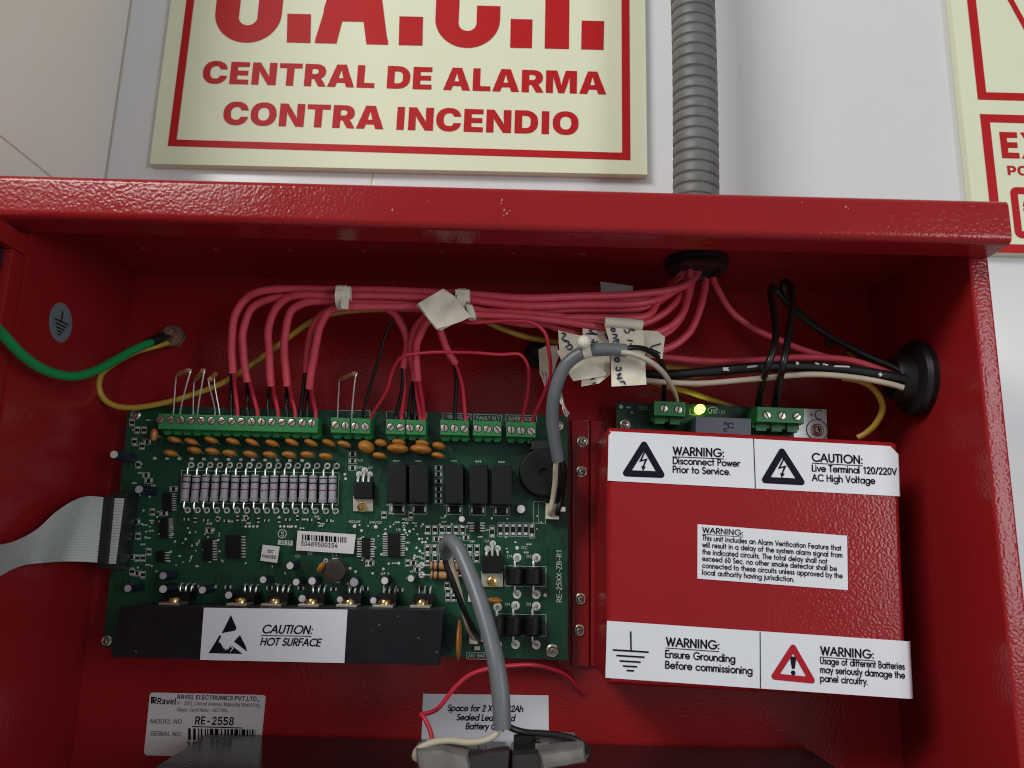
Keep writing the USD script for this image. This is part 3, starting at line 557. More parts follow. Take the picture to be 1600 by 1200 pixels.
# ================================================================== corrugated conduit coming down on the top of the cabinet
R = 34.5 * sc(U(1080, 220, G[1])); pitch = 17.8 * sc(U(1080, 150, G[1])); nth, zz = 40, np.arange(ZT - 0.0005, ZT + 0.30, pitch / 14)
th = np.linspace(0, 2 * np.pi, nth, endpoint=False); rings = []
for z in zz:
    ph = ((z - ZT + .0005 * math.sin(z * 61) + .0004 * math.sin(z * 143)) / pitch + th / (2 * np.pi)) % 1.0
    r = R * (1 - 0.10 * np.exp(-((np.minimum(ph, 1 - ph)) / 0.065) ** 2) + 0.02 * np.sin(np.pi * ph))
    ox = 0.0016 * math.sin((z - ZT) * 14)
    rings.append(np.column_stack([G[0] + ox + r * np.cos(th), G[1] + r * np.sin(th), np.full(nth, z)]))
solo('flexible_conduit', loft(rings), 'conduit_grey', 'grey corrugated flexible conduit rising from the top of the cabinet', 'conduit', smooth=50)

# ================================================================== main circuit board and what is soldered to it
YB = -0.0135; YBB = YB + 0.0016; YK = YB - 0.00015                # board face, back, print
bd = thing('control_board', 'large green circuit board with terminals, relays and heat sink, left of the red cover', 'circuit board', U(540, 840, YB))
tl, tr, br_, blc = (201, 633.5), (887, 649), (887, 1031), (160, 1012)
part(bd, 'board', pblock([tl, tr, br_, blc], YB, YBB), 'solder_mask')
for x, y, r in ((212, 648, 8), (863, 1017, 10), (167, 1001, 8), (871, 665, 9)):
    pan_screw(bd, x, y, r, YB - 0.0001)
    P = U(x, y, YBB); part(bd, 'standoff', lathe([(0.0028, 0), (0.0028, -YBB)], (P[0], 0, P[2]), (0, -1, 0), 6), 'brass')

silk, pads, vias, chipb, chipe, pins_ = MB(), MB(), MB(), MB(), MB(), MB()

# ---- screw terminal blocks: stepped green body, screws sunk in round holes, notches below
def terminal(parent, x0, y0, x1, y1, h, n, Yb, screws, drop=11, d=0.0125, lbl=None, mat='terminal_green', split=0):
    """front face from pixel (x0,y0) to (x1,y1) along its top edge, h pixels tall."""
    Yf = Yb - d; mb = MB()
    mb.add(*pblock([(x0, y0), (x1, y1), (x1 - .5, y1 + h), (x0 - .5, y0 + h)], Yf, Yb, 0.0004))
    s = sc(U(x0, y0, Yf)); a = U(x0, y0 + h, Yf); b = U(x1, y1 + h, Yf); L = b[0] - a[0]; dz = (b[2] - a[2])
    p = L / n; zd = drop * s * 0.62
    for i in range(n):                                           # the lower step: one foot per pole with a notch between
        xa, xb = a[0] + p * (i + .16), a[0] + p * (i + .84); z0 = a[2] + dz * (i + .5) / n
        mb.add(*wbox(xa, xb, Yb - d * .62, Yb, z0 - zd, z0 + .0004, 0.0003))
    mb.add(*prism([(a[0], a[2] + .0003), (b[0], b[2] + .0003), (b[0], b[2] - zd * .55), (a[0], a[2] - zd * .55)], Yb - d * .55, Yb))
    t = part(parent, 'terminal_block', mb, mat, label=lbl)
    if parent.path.count('/') >= 4: return t
    for x, y in screws:
        P = U(x, y, Yf); r = 6.1 * sc(P); sm = MB()
        sm.add(*lathe([(r * 1.12, 0.0), (r * 1.12, 0.00004), (r * .96, 0.00004)], (P[0], Yf - .00005, P[2]), (0, -1, 0), 14))
        w = part(t, 'screw_hole', sm, 'slot_dark')
        q = (P[0] + random.uniform(-.1, .1) * r, Yf - .0001, P[2] - .08 * r); sm = MB()
        sm.add(*lathe([(r * .92, 0), (r * .90, 0.00022), (r * .74, 0.0003)], q, (0, -1, 0), 14))
        part(t, 'screw', sm, 'screw_metal')
        an = random.uniform(0.2, 2.4); e = np.array([math.cos(an), math.sin(an)]); nn = np.array([-e[1], e[0]]); sl = MB()
        c = np.array([q[0], q[2]]); k = [c + e * i * r * .86 + nn * j * r * .15 for i, j in ((-1, -1), (1, -1), (1, 1), (-1, 1))]
        sl.add(*prism(k, q[1] - .00042, q[1] - .0002)); part(t, 'slot', sl, 'slot_dark')
    return t
terminal(bd, 247, 646, 497, 652.5, 24, 16, YB, [(251 + 15.8 * i, 655.5 + .36 * i) for i in range(16)], lbl='long sixteen way green terminal block')
terminal(bd, 517, 652, 547, 653, 24, 2, YB, [(524.4, 664), (539.6, 665)]); terminal(bd, 548, 653, 579, 654, 24, 2, YB, [(555.2, 666), (570.8, 667)])
terminal(bd, 603, 654.5, 633.5, 655.5, 23.5, 2, YB, [(610, 667), (625.5, 668)]); terminal(bd, 634.5, 655.5, 666, 656.5, 23.5, 2, YB, [(640.6, 668.5), (656, 669)])
terminal(bd, 688, 655.5, 733, 657, 24, 3, YB, [(694.7, 668.5), (710, 669.3), (725.5, 670)])
terminal(bd, 739, 656.5, 784, 658, 24, 3, YB, [(746, 669.5), (761.4, 670.3), (777, 671)])
terminal(bd, 791, 658, 837.5, 660, 24, 3, YB, [(799, 671), (814.6, 672.5), (829.7, 673.5)])
for x0, x1, y, s in ((692, 736, 646.5, 'FIRE RELAY'), (740.5, 784, 648, 'FAULT RLY'), (790.5, 838.5, 649, 'SUPERVISORY')):
    write(silk, s, (x0 + 4, y + 7.6), (x1 - 3, y + 9), 6, YK, 'geo', .14); stroke(silk, [(x0, y + 9), (x0, y - 1), (x1, y + .6), (x1, y + 10)], .9, YK)
for x0, x1, y in ((604, 634, 643), (635, 667, 644), (528, 578, 641)):
    stroke(silk, [(x0, y + 10), (x0, y), (x1, y + 1), (x1, y + 10)], .8, YK); stroke(silk, [((x0 + x1) / 2, y + .4), ((x0 + x1) / 2, y + 6)], .8, YK)

# ---- amber disc capacitors, standing on two leads
def disc(cx, cy, w, h, rot=-8, Y=None, nm='disc_capacitor'):
    Y = YB - 0.0075 if Y is None else Y
    P = U(cx, cy, Y); s = sc(P); n = 18; t = np.linspace(0, 2 * np.pi, n, endpoint=False); c, q = math.cos(math.radians(rot)), math.sin(math.radians(rot))
    rw, rh = w * s / 2, h * s / 2 * 1.15; D = min(0.0055, rw * 1.1); rings = []
    for k in np.linspace(-1, 1, 9):                              # lens standing out of the board: wide along x, thin along z, round in depth
        f = math.sqrt(max(0.02, 1 - k * k)); x, z = np.cos(t) * rw * f, np.sin(t) * rh * (0.55 + .45 * f) * f ** .3
        rings.append(np.column_stack([P[0] + x * c - z * q, np.full(n, Y + k * D), P[2] + x * q + z * c]))
    d = part(bd, nm, loft(rings[::-1]), 'amber_disc', smooth=True)
    mb = MB()
    for sx in (-.45, .45):
        mb.add(*tube([(P[0] + sx * rw * c, Y + D * .7, P[2] + sx * rw * q), (P[0] + sx * rw * c, YB, P[2] + sx * rw * q - .0006)], 0.00028, 6, 2, False))
    part(d, 'leads', mb, 'tin')
disc(241, 679, 11, 18, 0)
for x, y in ((272.7, 687), (299, 690), (330.5, 687.7), (363.8, 689.5), (394, 691), (425.5, 692.6), (456, 691), (486, 692), (514, 692), (538, 694)): disc(x, y, 22, 8.5, random.uniform(-20, -10))
for x, y in ((266.6, 708), (304, 703.5), (332, 705), (358.5, 708), (391, 709.6), (422, 710.5), (451.7, 710.5), (480.6, 710.5), (509.5, 713)): disc(x, y, 22, 9, random.uniform(-10, -3))
for x, y, w, h, r in ((572.5, 698, 26, 17, -18), (595, 692, 19, 10, -8), (593, 712, 22, 9, -8), (623, 691, 22, 9, -4), (621.5, 701, 34, 13, -2), (660, 692.5, 22, 9, -6), (657.6, 702, 34, 13, -4), (685.6, 696.5, 21, 10, -10), (684.7, 712, 22, 8.5, -10)): disc(x, y, w, h, r)
disc(502, 886, 19, 8, 58)

# ---- row of sixteen grey power resistors with colour bands and bent leads
for i in range(16):
    xt = 292.3 + 15.2 * i + random.uniform(-.5, .5); yt = 741 + (0.16 * i) + random.uniform(-1, 1); xb = xt - 4.4 + 0.26 * i + random.uniform(-.5, .5); yb = yt + 43
    Yc = YB - 0.0032; a, b = U(xt, yt, Yc), U(xb, yb, Yc); r = 6.2 * sc(a); ax = b - a; L = np.linalg.norm(ax)
    rs = part(bd, 'power_resistor', lathe([(r * .55, 0), (r * .95, L * .02), (r * 1.05, L * .06), (r * 1.05, L * .14), (r * .95, L * .2), (r * .93, L * .8), (r * 1.05, L * .86), (r * 1.05, L * .94), (r * .95, L * .98), (r * .55, L)], a, ax, 14), 'resistor_grey')
    for t, w, mt, k in ((.09, .035, 'band_black', 1.075), (.27, .05, 'band_black', .975), (.52, .04, 'band_red', .965), (.88, .02, 'print_grey', 1.07)):
        part(rs, 'colour_band', lathe([(r * k, 0), (r * k, L * w)], a + ax * t, ax, 14), mt)
    mb = MB(); e = ax / L
    mb.add(*tube([a, a - e * 9 * sc(a), a - e * 11 * sc(a) + (0.0006, .001, 0.0003), (a - e * 12.5 * sc(a))[0:1].tolist() + [YB, (a - e * 12.5 * sc(a))[2]]], 0.00042, 6, 3))
    mb.add(*tube([b, b + e * 9 * sc(a), b + e * 11 * sc(a) + (0.0006, .001, -.0003), (b + e * 12.5 * sc(a))[0:1].tolist() + [YB, (b + e * 12.5 * sc(a))[2]]], 0.00042, 6, 3))
    part(rs, 'leads', mb, 'tin')
    ringpad(pads, xt + 6, 726.5 + .1 * i, 5, 2.6, YK); ringpad(pads, xb + 5, 797 + .1 * i, 5, 2.6, YK)
stroke(silk, [(284, 735), (530, 739), (528, 789), (282, 785)], .8, YK, True)
for i in range(13): rb = rbox(241.5 + 19.2 * i, 716 + .3 * i, 5, 4, YB - .0008, YB); pads.add(*rb)

# ---- transistors lying flat on the board, tab screwed down
def transistor(bx0, by0, bx1, by1, tab, nut, pins):
    Yt = YB - 0.0014
    mb = MB(); mb.add(*pblock([(bx0 - 1, by1 - 4), (bx1 + 1, by1 - 4), (bx1 + 1, tab), (bx0 - 1, tab)], Yt, YB - .0001, .0002))
    t = part(bd, 'transistor', pblock([(bx0, by0), (bx1, by0 + .5), (bx1, by1 + .5), (bx0, by1)], YB - 0.0046, YB - .0001, .0004), 'chip_black')
    part(t, 'tab', mb, 'tab_metal')
    P = U(*nut, Yt); r = 8 * sc(P)
    part(t, 'screw', lathe([(r * 1.15, 0), (r * 1.1, .0005), (r * .86, .0006), (r * .82, .0018), (r * .6, .0021), (r * .42, .0021), (r * .42, .0030), (r * .3, .0033)], P, (0, -1, 0), 6 if nut[0] < 700 else 16), 'brass')
    mb = MB()
    for i, (x, y) in enumerate(pins):
        xb = bx0 + (bx1 - bx0) * (.22 + .28 * i); ringpad(pads, x, y, 5, 2.3, YK)
        mb.add(*pxtube([(xb, by0 + 1, YB - .0026), (xb, (by0 + y) / 2 + 3, YB - .0027), (x, y + 2, YB - .0018), (x, y, YB)], 2.0, n=6, k=3))
    part(t, 'pins', mb, 'tin')
transistor(552.4, 752.5, 582, 779, 799, (566.4, 792), ((561, 741), (570, 735), (577.5, 741.5)))
transistor(753, 868, 785, 896, 917, (768.6, 908.5), ((762, 857.6), (770, 849.4), (777.4, 857)))

# ---- five black relays and the diodes below them
for x0, y0, x1, y1 in ((605, 725, 634.5, 785), (639, 725.5, 669, 785), (695, 725, 724, 786), (733.5, 726, 762, 787), (768, 727, 800, 788)):
    r_ = part(bd, 'relay', pblock([(x0, y0), (x1, y0 + .8), (x1, y1 + .5), (x0 - .3, y1)], YB - 0.0155, YB, .0006), 'relay_black')
    P = U((x0 + x1) / 2, y0 - 5, YK); [stroke(silk, [((x0 + x1) / 2 - 5 + 3.4 * k, y0 - 5), ((x0 + x1) / 2 - 2.6 + 3.4 * k, y0 - 5)], 2.4, YK) for k in range(3)]
    stroke(silk, [(x0 - 2, y1 + 4), (x1 - 2, y1 + 4.6)], .8, YK)
for x, y in ((620.6, 795.4), (655, 795.4), (710, 796), (746, 797), (783.6, 798)):
    d = part(bd, 'surface_diode', rbox(x, y, 15, 11, YB - .0022, YB, .0004), 'chip_black')
    mb = MB(); mb.add(*rbox(x - 8.5, y, 4, 8, YB - .0011, YB, .0002)).add(*rbox(x + 8.5, y, 4, 8, YB - .0011, YB, .0002)); part(d, 'ends', mb, 'tin')
    stroke(silk, [(x - 12, y - 8), (x + 12, y - 7.5), (x + 12, y + 8), (x - 12, y + 7.5)], .7, YK, True)

# ---- standing electrolytic capacitors: dark blue sleeve, bright top
def ecap(x, y, r=6.0, h=0.0115, top='cap_top', sleeve='cap_sleeve', k=1.0):
    c = part(bd, 'electrolytic_capacitor', cyl(x, y, r * 1.15, YB - h, YB, 16, .22), sleeve)
    P = U(x, y, YB - h - .00002); R = r * .92 * sc(P)
    part(c, 'top', lathe([(R, 0), (R * .95, .0001), (R * .2, .0001)], P, (0, -1, 0), 16), top)
    return c
for x, y, r, h in ((453, 884, 6, .0105), (411, 906, 5.6, .011), (462.6, 909.6, 5.6, .0115), (487.5, 908, 6.2, .0115), (601, 907.5, 6, .0115), (642, 904, 5.6, .010), (472, 935.5, 6, .0125), (531, 937, 5.2, .0115), (583.4, 938.5, 5.4, .0115), (553, 910, 7, .009), (254.6, 899.6, 6, .0125), (254.6, 920.6, 6.4, .0125), (316, 922, 6, .0115), (357, 930, 6, .0115), (199.5, 919.4, 6, .0135), (814, 795.4, 7, .009), (721.5, 811, 5, .009)):
    ecap(x, y, r, h, 'cap_top' if (x, y) not in ((254.6, 899.6), (199.5, 919.4), (553, 910)) else 'resistor_grey')
c = ecap(178, 710, 6.5, 0.019, 'connector_white'); c = ecap(217, 764.5, 6.5, 0.0155, 'resistor_grey')

# ---- buzzer, inductor, film and varistor discs, tan resistors, power diodes
P = U(849, 737, YB - .011); R = 38 * sc(P)
bz = part(bd, 'buzzer', lathe([(R, 0), (R, .0095), (R * .96, .0106), (R * .86, .0110), (R * .3, .0110), (R * .16, .0110), (R * .14, .0095)], (P[0], YB, P[2]), (0, -1, 0), 32), 'chip_black', label='round black buzzer at the right edge of the board')
part(bz, 'tab', pblock([(832, 686), (855, 688), (858, 704), (828, 703)], YB - .010, YB, .0006), 'black_plastic')
P = U(521, 892, YB - .008); R = 18 * sc(P)
part(bd, 'inductor', lathe([(R, 0), (R, .0014), (R * .88, .0020), (R * .88, .0060), (R, .0066), (R * .98, .0078), (R * .8, .0081), (R * .3, .0081)], (P[0], YB, P[2]), (0, -1, 0), 24), 'ferrite', label='dark drum shaped inductor')
pads.add(*rbox(524, 873.5, 9, 3, YB - .0006, YB)); pads.add(*rbox(526, 909, 9, 3, YB - .0006, YB)); ringpad(pads, 509, 876, 3.5, 1.6, YK)
disc(773, 938, 24, 8.5, -2, nm='film_capacitor')
P0 = U(717, 1000, YB - .012); s = sc(P0); t = np.linspace(0, 2 * np.pi, 22, endpoint=False); rings = []
for kx in np.linspace(-1, 1, 7):
    f = math.sqrt(max(.05, 1 - kx * kx)); rings.append(np.column_stack([np.full(22, P0[0] + kx * 4.6 * s), P0[1] + np.cos(t) * .0095 * f, P0[2] + np.sin(t) * 31 * s * f]))
part(bd, 'varistor', loft(rings), 'amber_disc', smooth=True, label='large amber varistor disc seen edge on')
for y in (883.5, 898.5):
    a, b = U(672, y, YB - .003), U(717, y + 1, YB - .003); ax = b - a; L = np.linalg.norm(ax); r = 6.6 * sc(a)
    rs = part(bd, 'tan_resistor', lathe([(r * .5, 0), (r, L * .04), (r * 1.05, L * .14), (r * .92, L * .2), (r * .92, L * .8), (r * 1.05, L * .86), (r, L * .96), (r * .5, L)], a, ax, 14), 'resistor_tan')
    for tt, w in ((.09, .05), (.25, .06), (.58, .05), (.84, .05)): part(rs, 'colour_band', lathe([(r * 1.07, 0), (r * 1.07, L * w)], a + ax * tt, ax, 14), 'band_black')
    part(rs, 'leads', MB().add(*tube([a, a - ax * .28, (a - ax * .32) + (0, .002, 0)], .0004, 6, 3)).add(*tube([b, b + ax * .12], .0004, 6, 2, False)), 'tin'); ringpad(pads, 659, y - .5, 5, 2.4, YK)
for xt, xl, y0, y1, pt, pb in ((804.5, 808, 886, 914, 871, 928.5), (833.5, 838, 886, 914, 871.5, 929), (802, 805.5, 961, 993, 946, 1007), (832, 838, 961, 993, 947, 1007.5), (776, 777.5, 962, 994, 948.5, 1008)):
    Yc = YB - .0048; a, b = U(xt, y0, Yc), U(xt, y1, Yc); ax = b - a; L = np.linalg.norm(ax); r = 14.5 * sc(a)
    dd = part(bd, 'power_diode', lathe([(r * .7, 0), (r * .92, L * .03), (r, L * .1), (r, L * .92), (r * .9, L)], a, ax, 20), 'chip_black')
    mb = MB()
    mb.add(*tube([a, U(xt, y0 - 8, Yc), U((xt + xl) / 2, pt + 2, YB - .003), U(xl, pt, YB)], .00055, 7, 3)); mb.add(*tube([b, U(xt, y1 + 8, Yc), U((xt + xl) / 2, pb - 2, YB - .003), U(xl, pb, YB)], .00055, 7, 3))
    part(dd, 'leads', mb, 'tin')
    mb = MB(); ringpad(mb, xl, pt, 6.8, 2.6, YK); ringpad(mb, xl, pb, 6.8, 2.6, YK); part(dd, 'solder_ring', mb, 'solder', smooth=False)
for a in ([(789, 884), (853, 885.5), (853, 917), (789, 915.5)], [(779, 959), (853, 960.5), (853, 994), (779, 993)]): stroke(silk, a, .8, YK, True)

# ---- integrated circuits with legs
def chip_ic(x0, y0, x1, y1, n, left=False, right=True):
    i_ = part(bd, 'integrated_circuit', pblock([(x0, y0), (x1, y0 + .4), (x1, y1 + .4), (x0, y1)], YB - .0022, YB, .0003), 'chip_black'); mb = MB()
    for side in ((-1,) if left else ()) + ((1,) if right else ()):
        for k in range(n):
            y = y0 + (y1 - y0) * (k + .5) / n; x = x1 + 3.6 if side > 0 else x0 - 3.6
            mb.add(*rbox(x, y + .3, 7.5, (y1 - y0) / n * .42, YB - .0009, YB))
    part(i_, 'legs', mb, 'tin')
for a in ((254, 770, 267, 798, 8), (249, 809, 262, 841, 10), (244, 861, 256.5, 878, 4), (317, 843, 331, 876, 8), (353, 836, 376, 872, 8)): chip_ic(*a)
chip_ic(565, 840, 578, 871, 8, True); chip_ic(605.5, 833, 625, 869, 10, True); chip_ic(741, 815, 750, 831, 4, True)

# ---- heat sink with its row of transistors
YHS = -0.040
hp = [(188, 947.5), (693, 953), (687, 1039.5), (171.5, 1027)]
hs = part(bd, 'heat_sink', pblock(hp, YHS, YHS + .0022, .0004), 'heat_sink_black', label='long black heat sink plate along the bottom of the board')
ztop = U(440, 950.5, YHS)[2]
a, b = U(188, 947.5, YHS), U(693, 953, YHS)
v = np.array([(a[0], YHS + .0022, a[2]), (b[0], YHS + .0022, b[2]), (b[0], YB - .004, b[2]), (a[0], YB - .004, a[2])]); v2 = v - (0, 0, .0022)
part(hs, 'shelf', loft([v, v2]), 'shelf_grey')
mb = MB()
for i in range(10):
    x, y = random.uniform(196, 318) if i < 5 else random.uniform(546, 684), random.uniform(960, 1026); w = random.uniform(1.2, 3.5)
    flat(mb, [(x, y), (x + w, y + w * .3), (x + w * .8, y + w), (x - .6, y + w * .6)], YHS - .0001)
part(hs, 'scuffs', mb, 'scuffed_metal', smooth=False, kind='stuff')
zs = lambda x: a[2] + (b[2] - a[2]) * ((x - 188) / 505)
for x in (274, 378, 430.5, 488, 546.5, 602, 659):
    w = 15.5; P = U(x, 946, -0.027); s = sc(P); X = P[0]; z = a[2] + (b[2] - a[2]) * (X - a[0]) / (b[0] - a[0])
    t = part(bd, 'transistor', wbox(X - w * s, X + w * s, YB - .0105, YB - .0015, z + .0013, z + .0056, .0004), 'chip_black')
    part(t, 'tab', wbox(X - w * s, X + w * s, -0.0345, YB - .0105, z + .0002, z + .0014, .0002), 'tab_metal')
    part(t, 'screw', lathe([(.0030, 0), (.0030, .0008), (.0026, .0018), (.0012, .0024)], (X, -.0285, z + .0014), (0, 0, 1), 14), 'brass')
    mb = MB()
    for k in (-1, 0, 1): mb.add(*tube([(X + k * .0025, YB - .003, z + .0034), (X + k * .0027, YB - .0035, z + .0075), (X + k * .0030, YB - .002, z + .0088), (X + k * .0030, YB, z + .0088)], .00045, 6, 3))
    part(t, 'pins', mb, 'tin')
hl = part(bd, 'caution_label', pblock([(318.5, 949.5), (543, 952.5), (538, 1036), (312.5, 1031)], YHS - .0002, YHS + .0003), 'label_silver', label='silver caution hot surface label on the heat sink')
m = MB(); Yq = YHS - .0004
write(m, 'CAUTION:', (408.5, 989.5), (487, 991), 13, Yq, 'geo', .165, .22, underline=.2); write(m, 'HOT SURFACE', (406, 1008.5), (500.5, 1010), 11.5, Yq, 'geo', .175, .22)
part(hl, 'lettering', m, 'print_black', smooth=False)
m = MB()
flat(m, [(360.8, 961), (369.5, 981), (368, 985), (346.5, 989.5)], Yq)                                        # hand in a broken triangle
flat(m, [(343.5, 992), (326, 1020.5), (379, 1021.8), (361, 1008), (356, 1015), (349, 1013), (345, 1005), (341.5, 1003), (345.5, 994)], Yq)
flat(m, [(375, 992.5), (365.5, 1002.5), (386, 1018), (384, 1010)], Yq)
h = MB(); [stroke(h, q_, 1.3, Yq - .0001) for q_ in ([(349, 1013), (351, 1005), (349, 999), (353, 997.5), (355, 1004), (352, 1016)], [(356, 1014), (360, 1009), (364, 1013), (360, 1018)])]
part(hl, 'symbol', m, 'print_black', smooth=False); part(hl, 'symbol', h, 'label_silver', smooth=False)

# ---- paper stickers on the board
YT = YB - .0024
s_ = part(bd, 'barcode_sticker', pblock([(465, 829), (556, 835), (552.5, 865.5), (462.5, 860)], YT, YT + .0002), 'label_white', label='white barcode sticker in the middle of the board')
m = MB(); barcode(m, 472, 541, 835, 844, 4.2, YT - .0002, 44, 3); write(m, '50489500154', (470, 852.5), (527, 856), 7, YT - .0002, 'inter', 500); part(s_, 'lettering', m, 'print_black', smooth=False)
s_ = part(bd, 'small_sticker', pblock([(410.5, 851), (437, 854), (433, 879.5), (406.6, 876)], YB - .0026, YB - .0024), 'label_white')
m = MB(); write(m, 'I2C', (418, 863.5), (427, 864.5), 5, YB - .0028, 'inter', 600); write(m, 'PASSED', (409.5, 871), (431, 873.5), 5, YB - .0028, 'inter', 600); part(s_, 'lettering', m, 'print_black', smooth=False)
flat(silk, [(434.5, 843.5), (457.5, 845), (457, 852.5), (434, 851)], YK)
mb = MB(); write(mb, '15 19', (438, 850), (454, 851), 5.5, YK - .0001, 'inter', 600); part(bd, 'date_print', mb, 'print_black', smooth=False)
ringpad(silk, 441, 834, 7, 5.8, YK, 18); write(silk, 'S', (438.5, 838), (443.5, 838.2), 7.5, YK, 'inter', 500)

# ---- ribbon connector, power connectors
part(bd, 'ribbon_header', pblock([(171, 770), (200, 771), (184, 890), (152, 888)], -0.0255, YB, .0005), 'black_plastic')
cn = part(bd, 'power_connector', pblock([(853, 786), (874, 787), (874, 812), (853, 811)], YB - .006, YB, .0004), 'connector_white')
part(cn, 'latch', pblock([(872, 791), (884, 792), (884, 800), (872, 799)], YB - .0085, YB, .0004), 'tin')
cn = part(bd, 'power_connector', pblock([(733, 994), (756, 995), (756, 1003), (746, 1003), (746, 1007), (733, 1006)], YB - .006, YB, .0003), 'connector_white')
part(bd, 'jumper', pblock([(741, 1010), (750, 1010), (750, 1016), (741, 1016)], YB - .002, YB, .0002), 'connector_white')
part(bd, 'small_label', pblock([(732, 921), (738, 922), (737, 941), (731, 940)], YB - .004, YB, .0002), 'connector_white')
stroke(silk, [(834, 783), (852, 784), (852, 818), (834, 817)], .8, YK, True); stroke(silk, [(841, 784), (841, 817)], .6, YK)

# ---- writing printed on the board
a = U(870, 941, YK)
def vertical(mb, s, x, y0, y1, cap):
    sub = MB(); P0, P1 = U(x, y0, YK), U(x, y1, YK); ex = (P1 - P0)[[0, 2]]; L = np.linalg.norm(ex); ex = ex / L; ey = np.array([-ex[1], ex[0]])
    sh, w = layout(s, 'geo', .13, .1); v, f = tri(sh); q_ = P0[[0, 2]] + np.outer(v[:, 0] * L / w, ex) + np.outer(v[:, 1] * cap * sc(P0), ey); mb.add(np.column_stack([q_[:, 0], np.full(len(q_), YK), q_[:, 1]]), f)
vertical(silk, 'RE-25XX-ZB-R1', 877.5, 941, 858, 8)
write(silk, 'RS24V', (545, 817), (563, 817.5), 4, YK); write(silk, '24VS2', (577, 818), (596, 818.5), 4, YK); write(silk, '24V', (633, 814), (646, 814.5), 5, YK); write(silk, 'VCC', (814, 858), (824, 858.3), 4.5, YK)
write(silk, '24V BAT', (731, 1027), (758, 1027.5), 5.5, YK); stroke(silk, [(729, 1019), (760, 1019.5), (760, 1030), (729, 1029.5)], .7, YK, True)
for s, x, y in (('D1', 793, 871), ('D2', 823, 871), ('D4', 790, 946), ('D3', 823, 946), ('Q1', 757, 847), ('C3', 461, 871), ('D9', 481, 867), ('L1', 519, 869), ('U7', 575, 733), ('R28', 557, 721), ('R29', 557, 732), ('U6', 619, 829)):
    write(silk, s, (x, y), (x + 3.4 * len(s), y + .2), 4, YK)
# ---- fine surface parts: chip resistors with bright ends, vias, test points
def chip(x, y, horiz=True, l=9, w=5, outline=True):
    h = .0006
    if horiz: chipb.add(*rbox(x, y, l * .55, w, YB - h, YB)); [chipe.add(*rbox(x + k * l * .38, y, l * .24, w, YB - h * 1.05, YB)) for k in (-1, 1)]
    else: chipb.add(*rbox(x, y, w, l * .55, YB - h, YB)); [chipe.add(*rbox(x, y + k * l * .38, w, l * .24, YB - h * 1.05, YB)) for k in (-1, 1)]
    if outline: a, b = (l * .62, w * .8) if horiz else (w * .8, l * .62); stroke(silk, [(x - a, y - b), (x + a, y - b), (x + a, y + b), (x - a, y + b)], .55, YK, True)
for i in range(5): chip(782 + 9.9 * i, 827.5, False, 17, 5)
chip(831, 829, False, 19, 5); chip(769, 831, False, 15, 5)
for j, y in enumerate((828, 858, 872)):
    for i in range(8 if j else 6): chip(668 + i * 11 + random.uniform(-.5, .5), y, False, 12, 5)
for x, y in ((682, 842), (690, 843), (700, 842), (715, 845), (728, 840), (660, 930), (700, 924), (709, 924), (700, 934), (709, 934), (698, 915)): chip(x, y, random.random() < .5)
for x, y in ((271, 764), (232, 751), (256, 802), (327, 829), (551, 709), (551, 720), (551, 731), (659, 742), (660, 755), (660, 770), (685, 731), (685, 741), (685, 752), (685, 764), (685, 774), (685, 783)): chip(x, y, True, 10, 5)
for i in range(15): chip(290 + 16 * i + random.uniform(-2, 2), 811 + random.uniform(-2, 3), i % 2 == 0, 8, 4, False)
for x in (282, 306, 333, 356, 386, 421, 448, 470, 504, 521, 552, 571, 606, 625): chip(x, 917 + (x - 280) * .01 + random.uniform(-1.5, 1.5), True, 10, 5, False)
for x, y in ((206, 660), (214, 672), (225, 672), (210, 690), (222, 697), (230, 690), (216, 726), (228, 742), (213, 815), (216, 838), (206, 870), (214, 872), (223, 872), (206, 893), (214, 896), (223, 898), (232, 862), (575, 880), (579, 880), (637, 880), (646, 880), (652, 890), (600, 805), (642, 805), (238, 800)): chip(x, y, random.random() < .4, 9, 5)
for _ in range(150):
    k = random.random()
    x, y = (random.uniform(262, 350), random.uniform(818, 885)) if k < .35 else (random.uniform(560, 700), random.uniform(815, 900)) if k < .65 else (random.uniform(205, 250), random.uniform(770, 900)) if k < .75 else (random.uniform(380, 660), random.uniform(805, 925)) if k < .9 else (random.uniform(690, 850), random.uniform(805, 870))
    if 405 < x < 560 and 826 < y < 882: continue
    ringpad(vias, x, y, random.choice((1.3, 1.6, 2.0)), 0, YK, 8)
for x, y, r in ((539, 741, 2.3), (540, 748, 2.3), (554, 822, 3), (587, 823, 3), (565, 829, 2.2), (631, 822, 2.3), (632, 828, 2.2), (808, 856, 3), (852, 930, 3), (565, 841, 2), (602, 834, 2.2), (640, 830, 2.2), (655, 842, 2), (660, 847, 2), (665, 847, 2), (656, 861, 2.2), (547, 888, 2.2), (599, 889, 2.2), (623, 880, 2.4), (652, 884, 2.6), (596, 866, 2), (580, 873, 2)): ringpad(vias, x, y, r, 0, YK, 10)
for i in range(9): ringpad(vias, 384 + i * 6 + (i > 3) * 30, 822.5, 2.1, 0, YK, 8)
for _ in range(60):                                               # tiny reference marks, too small to read
    x, y = random.choice(((random.uniform(280, 540), random.uniform(803, 826)), (random.uniform(590, 700), random.uniform(800, 905)), (random.uniform(205, 240), random.uniform(655, 905)), (random.uniform(655, 840), random.uniform(800, 880))))
    if 600 < x < 628 and 830 < y < 872: continue
    x1 = x
    for w in (2.2, 1.6, 2.0): stroke(silk, [(x1, y), (x1 + w, y)], 2.4, YK); x1 += w + .7
part(bd, 'silkscreen', silk, 'silk_white', smooth=False, kind='stuff'); part(bd, 'solder_pads', pads, 'solder', smooth=False, kind='stuff')
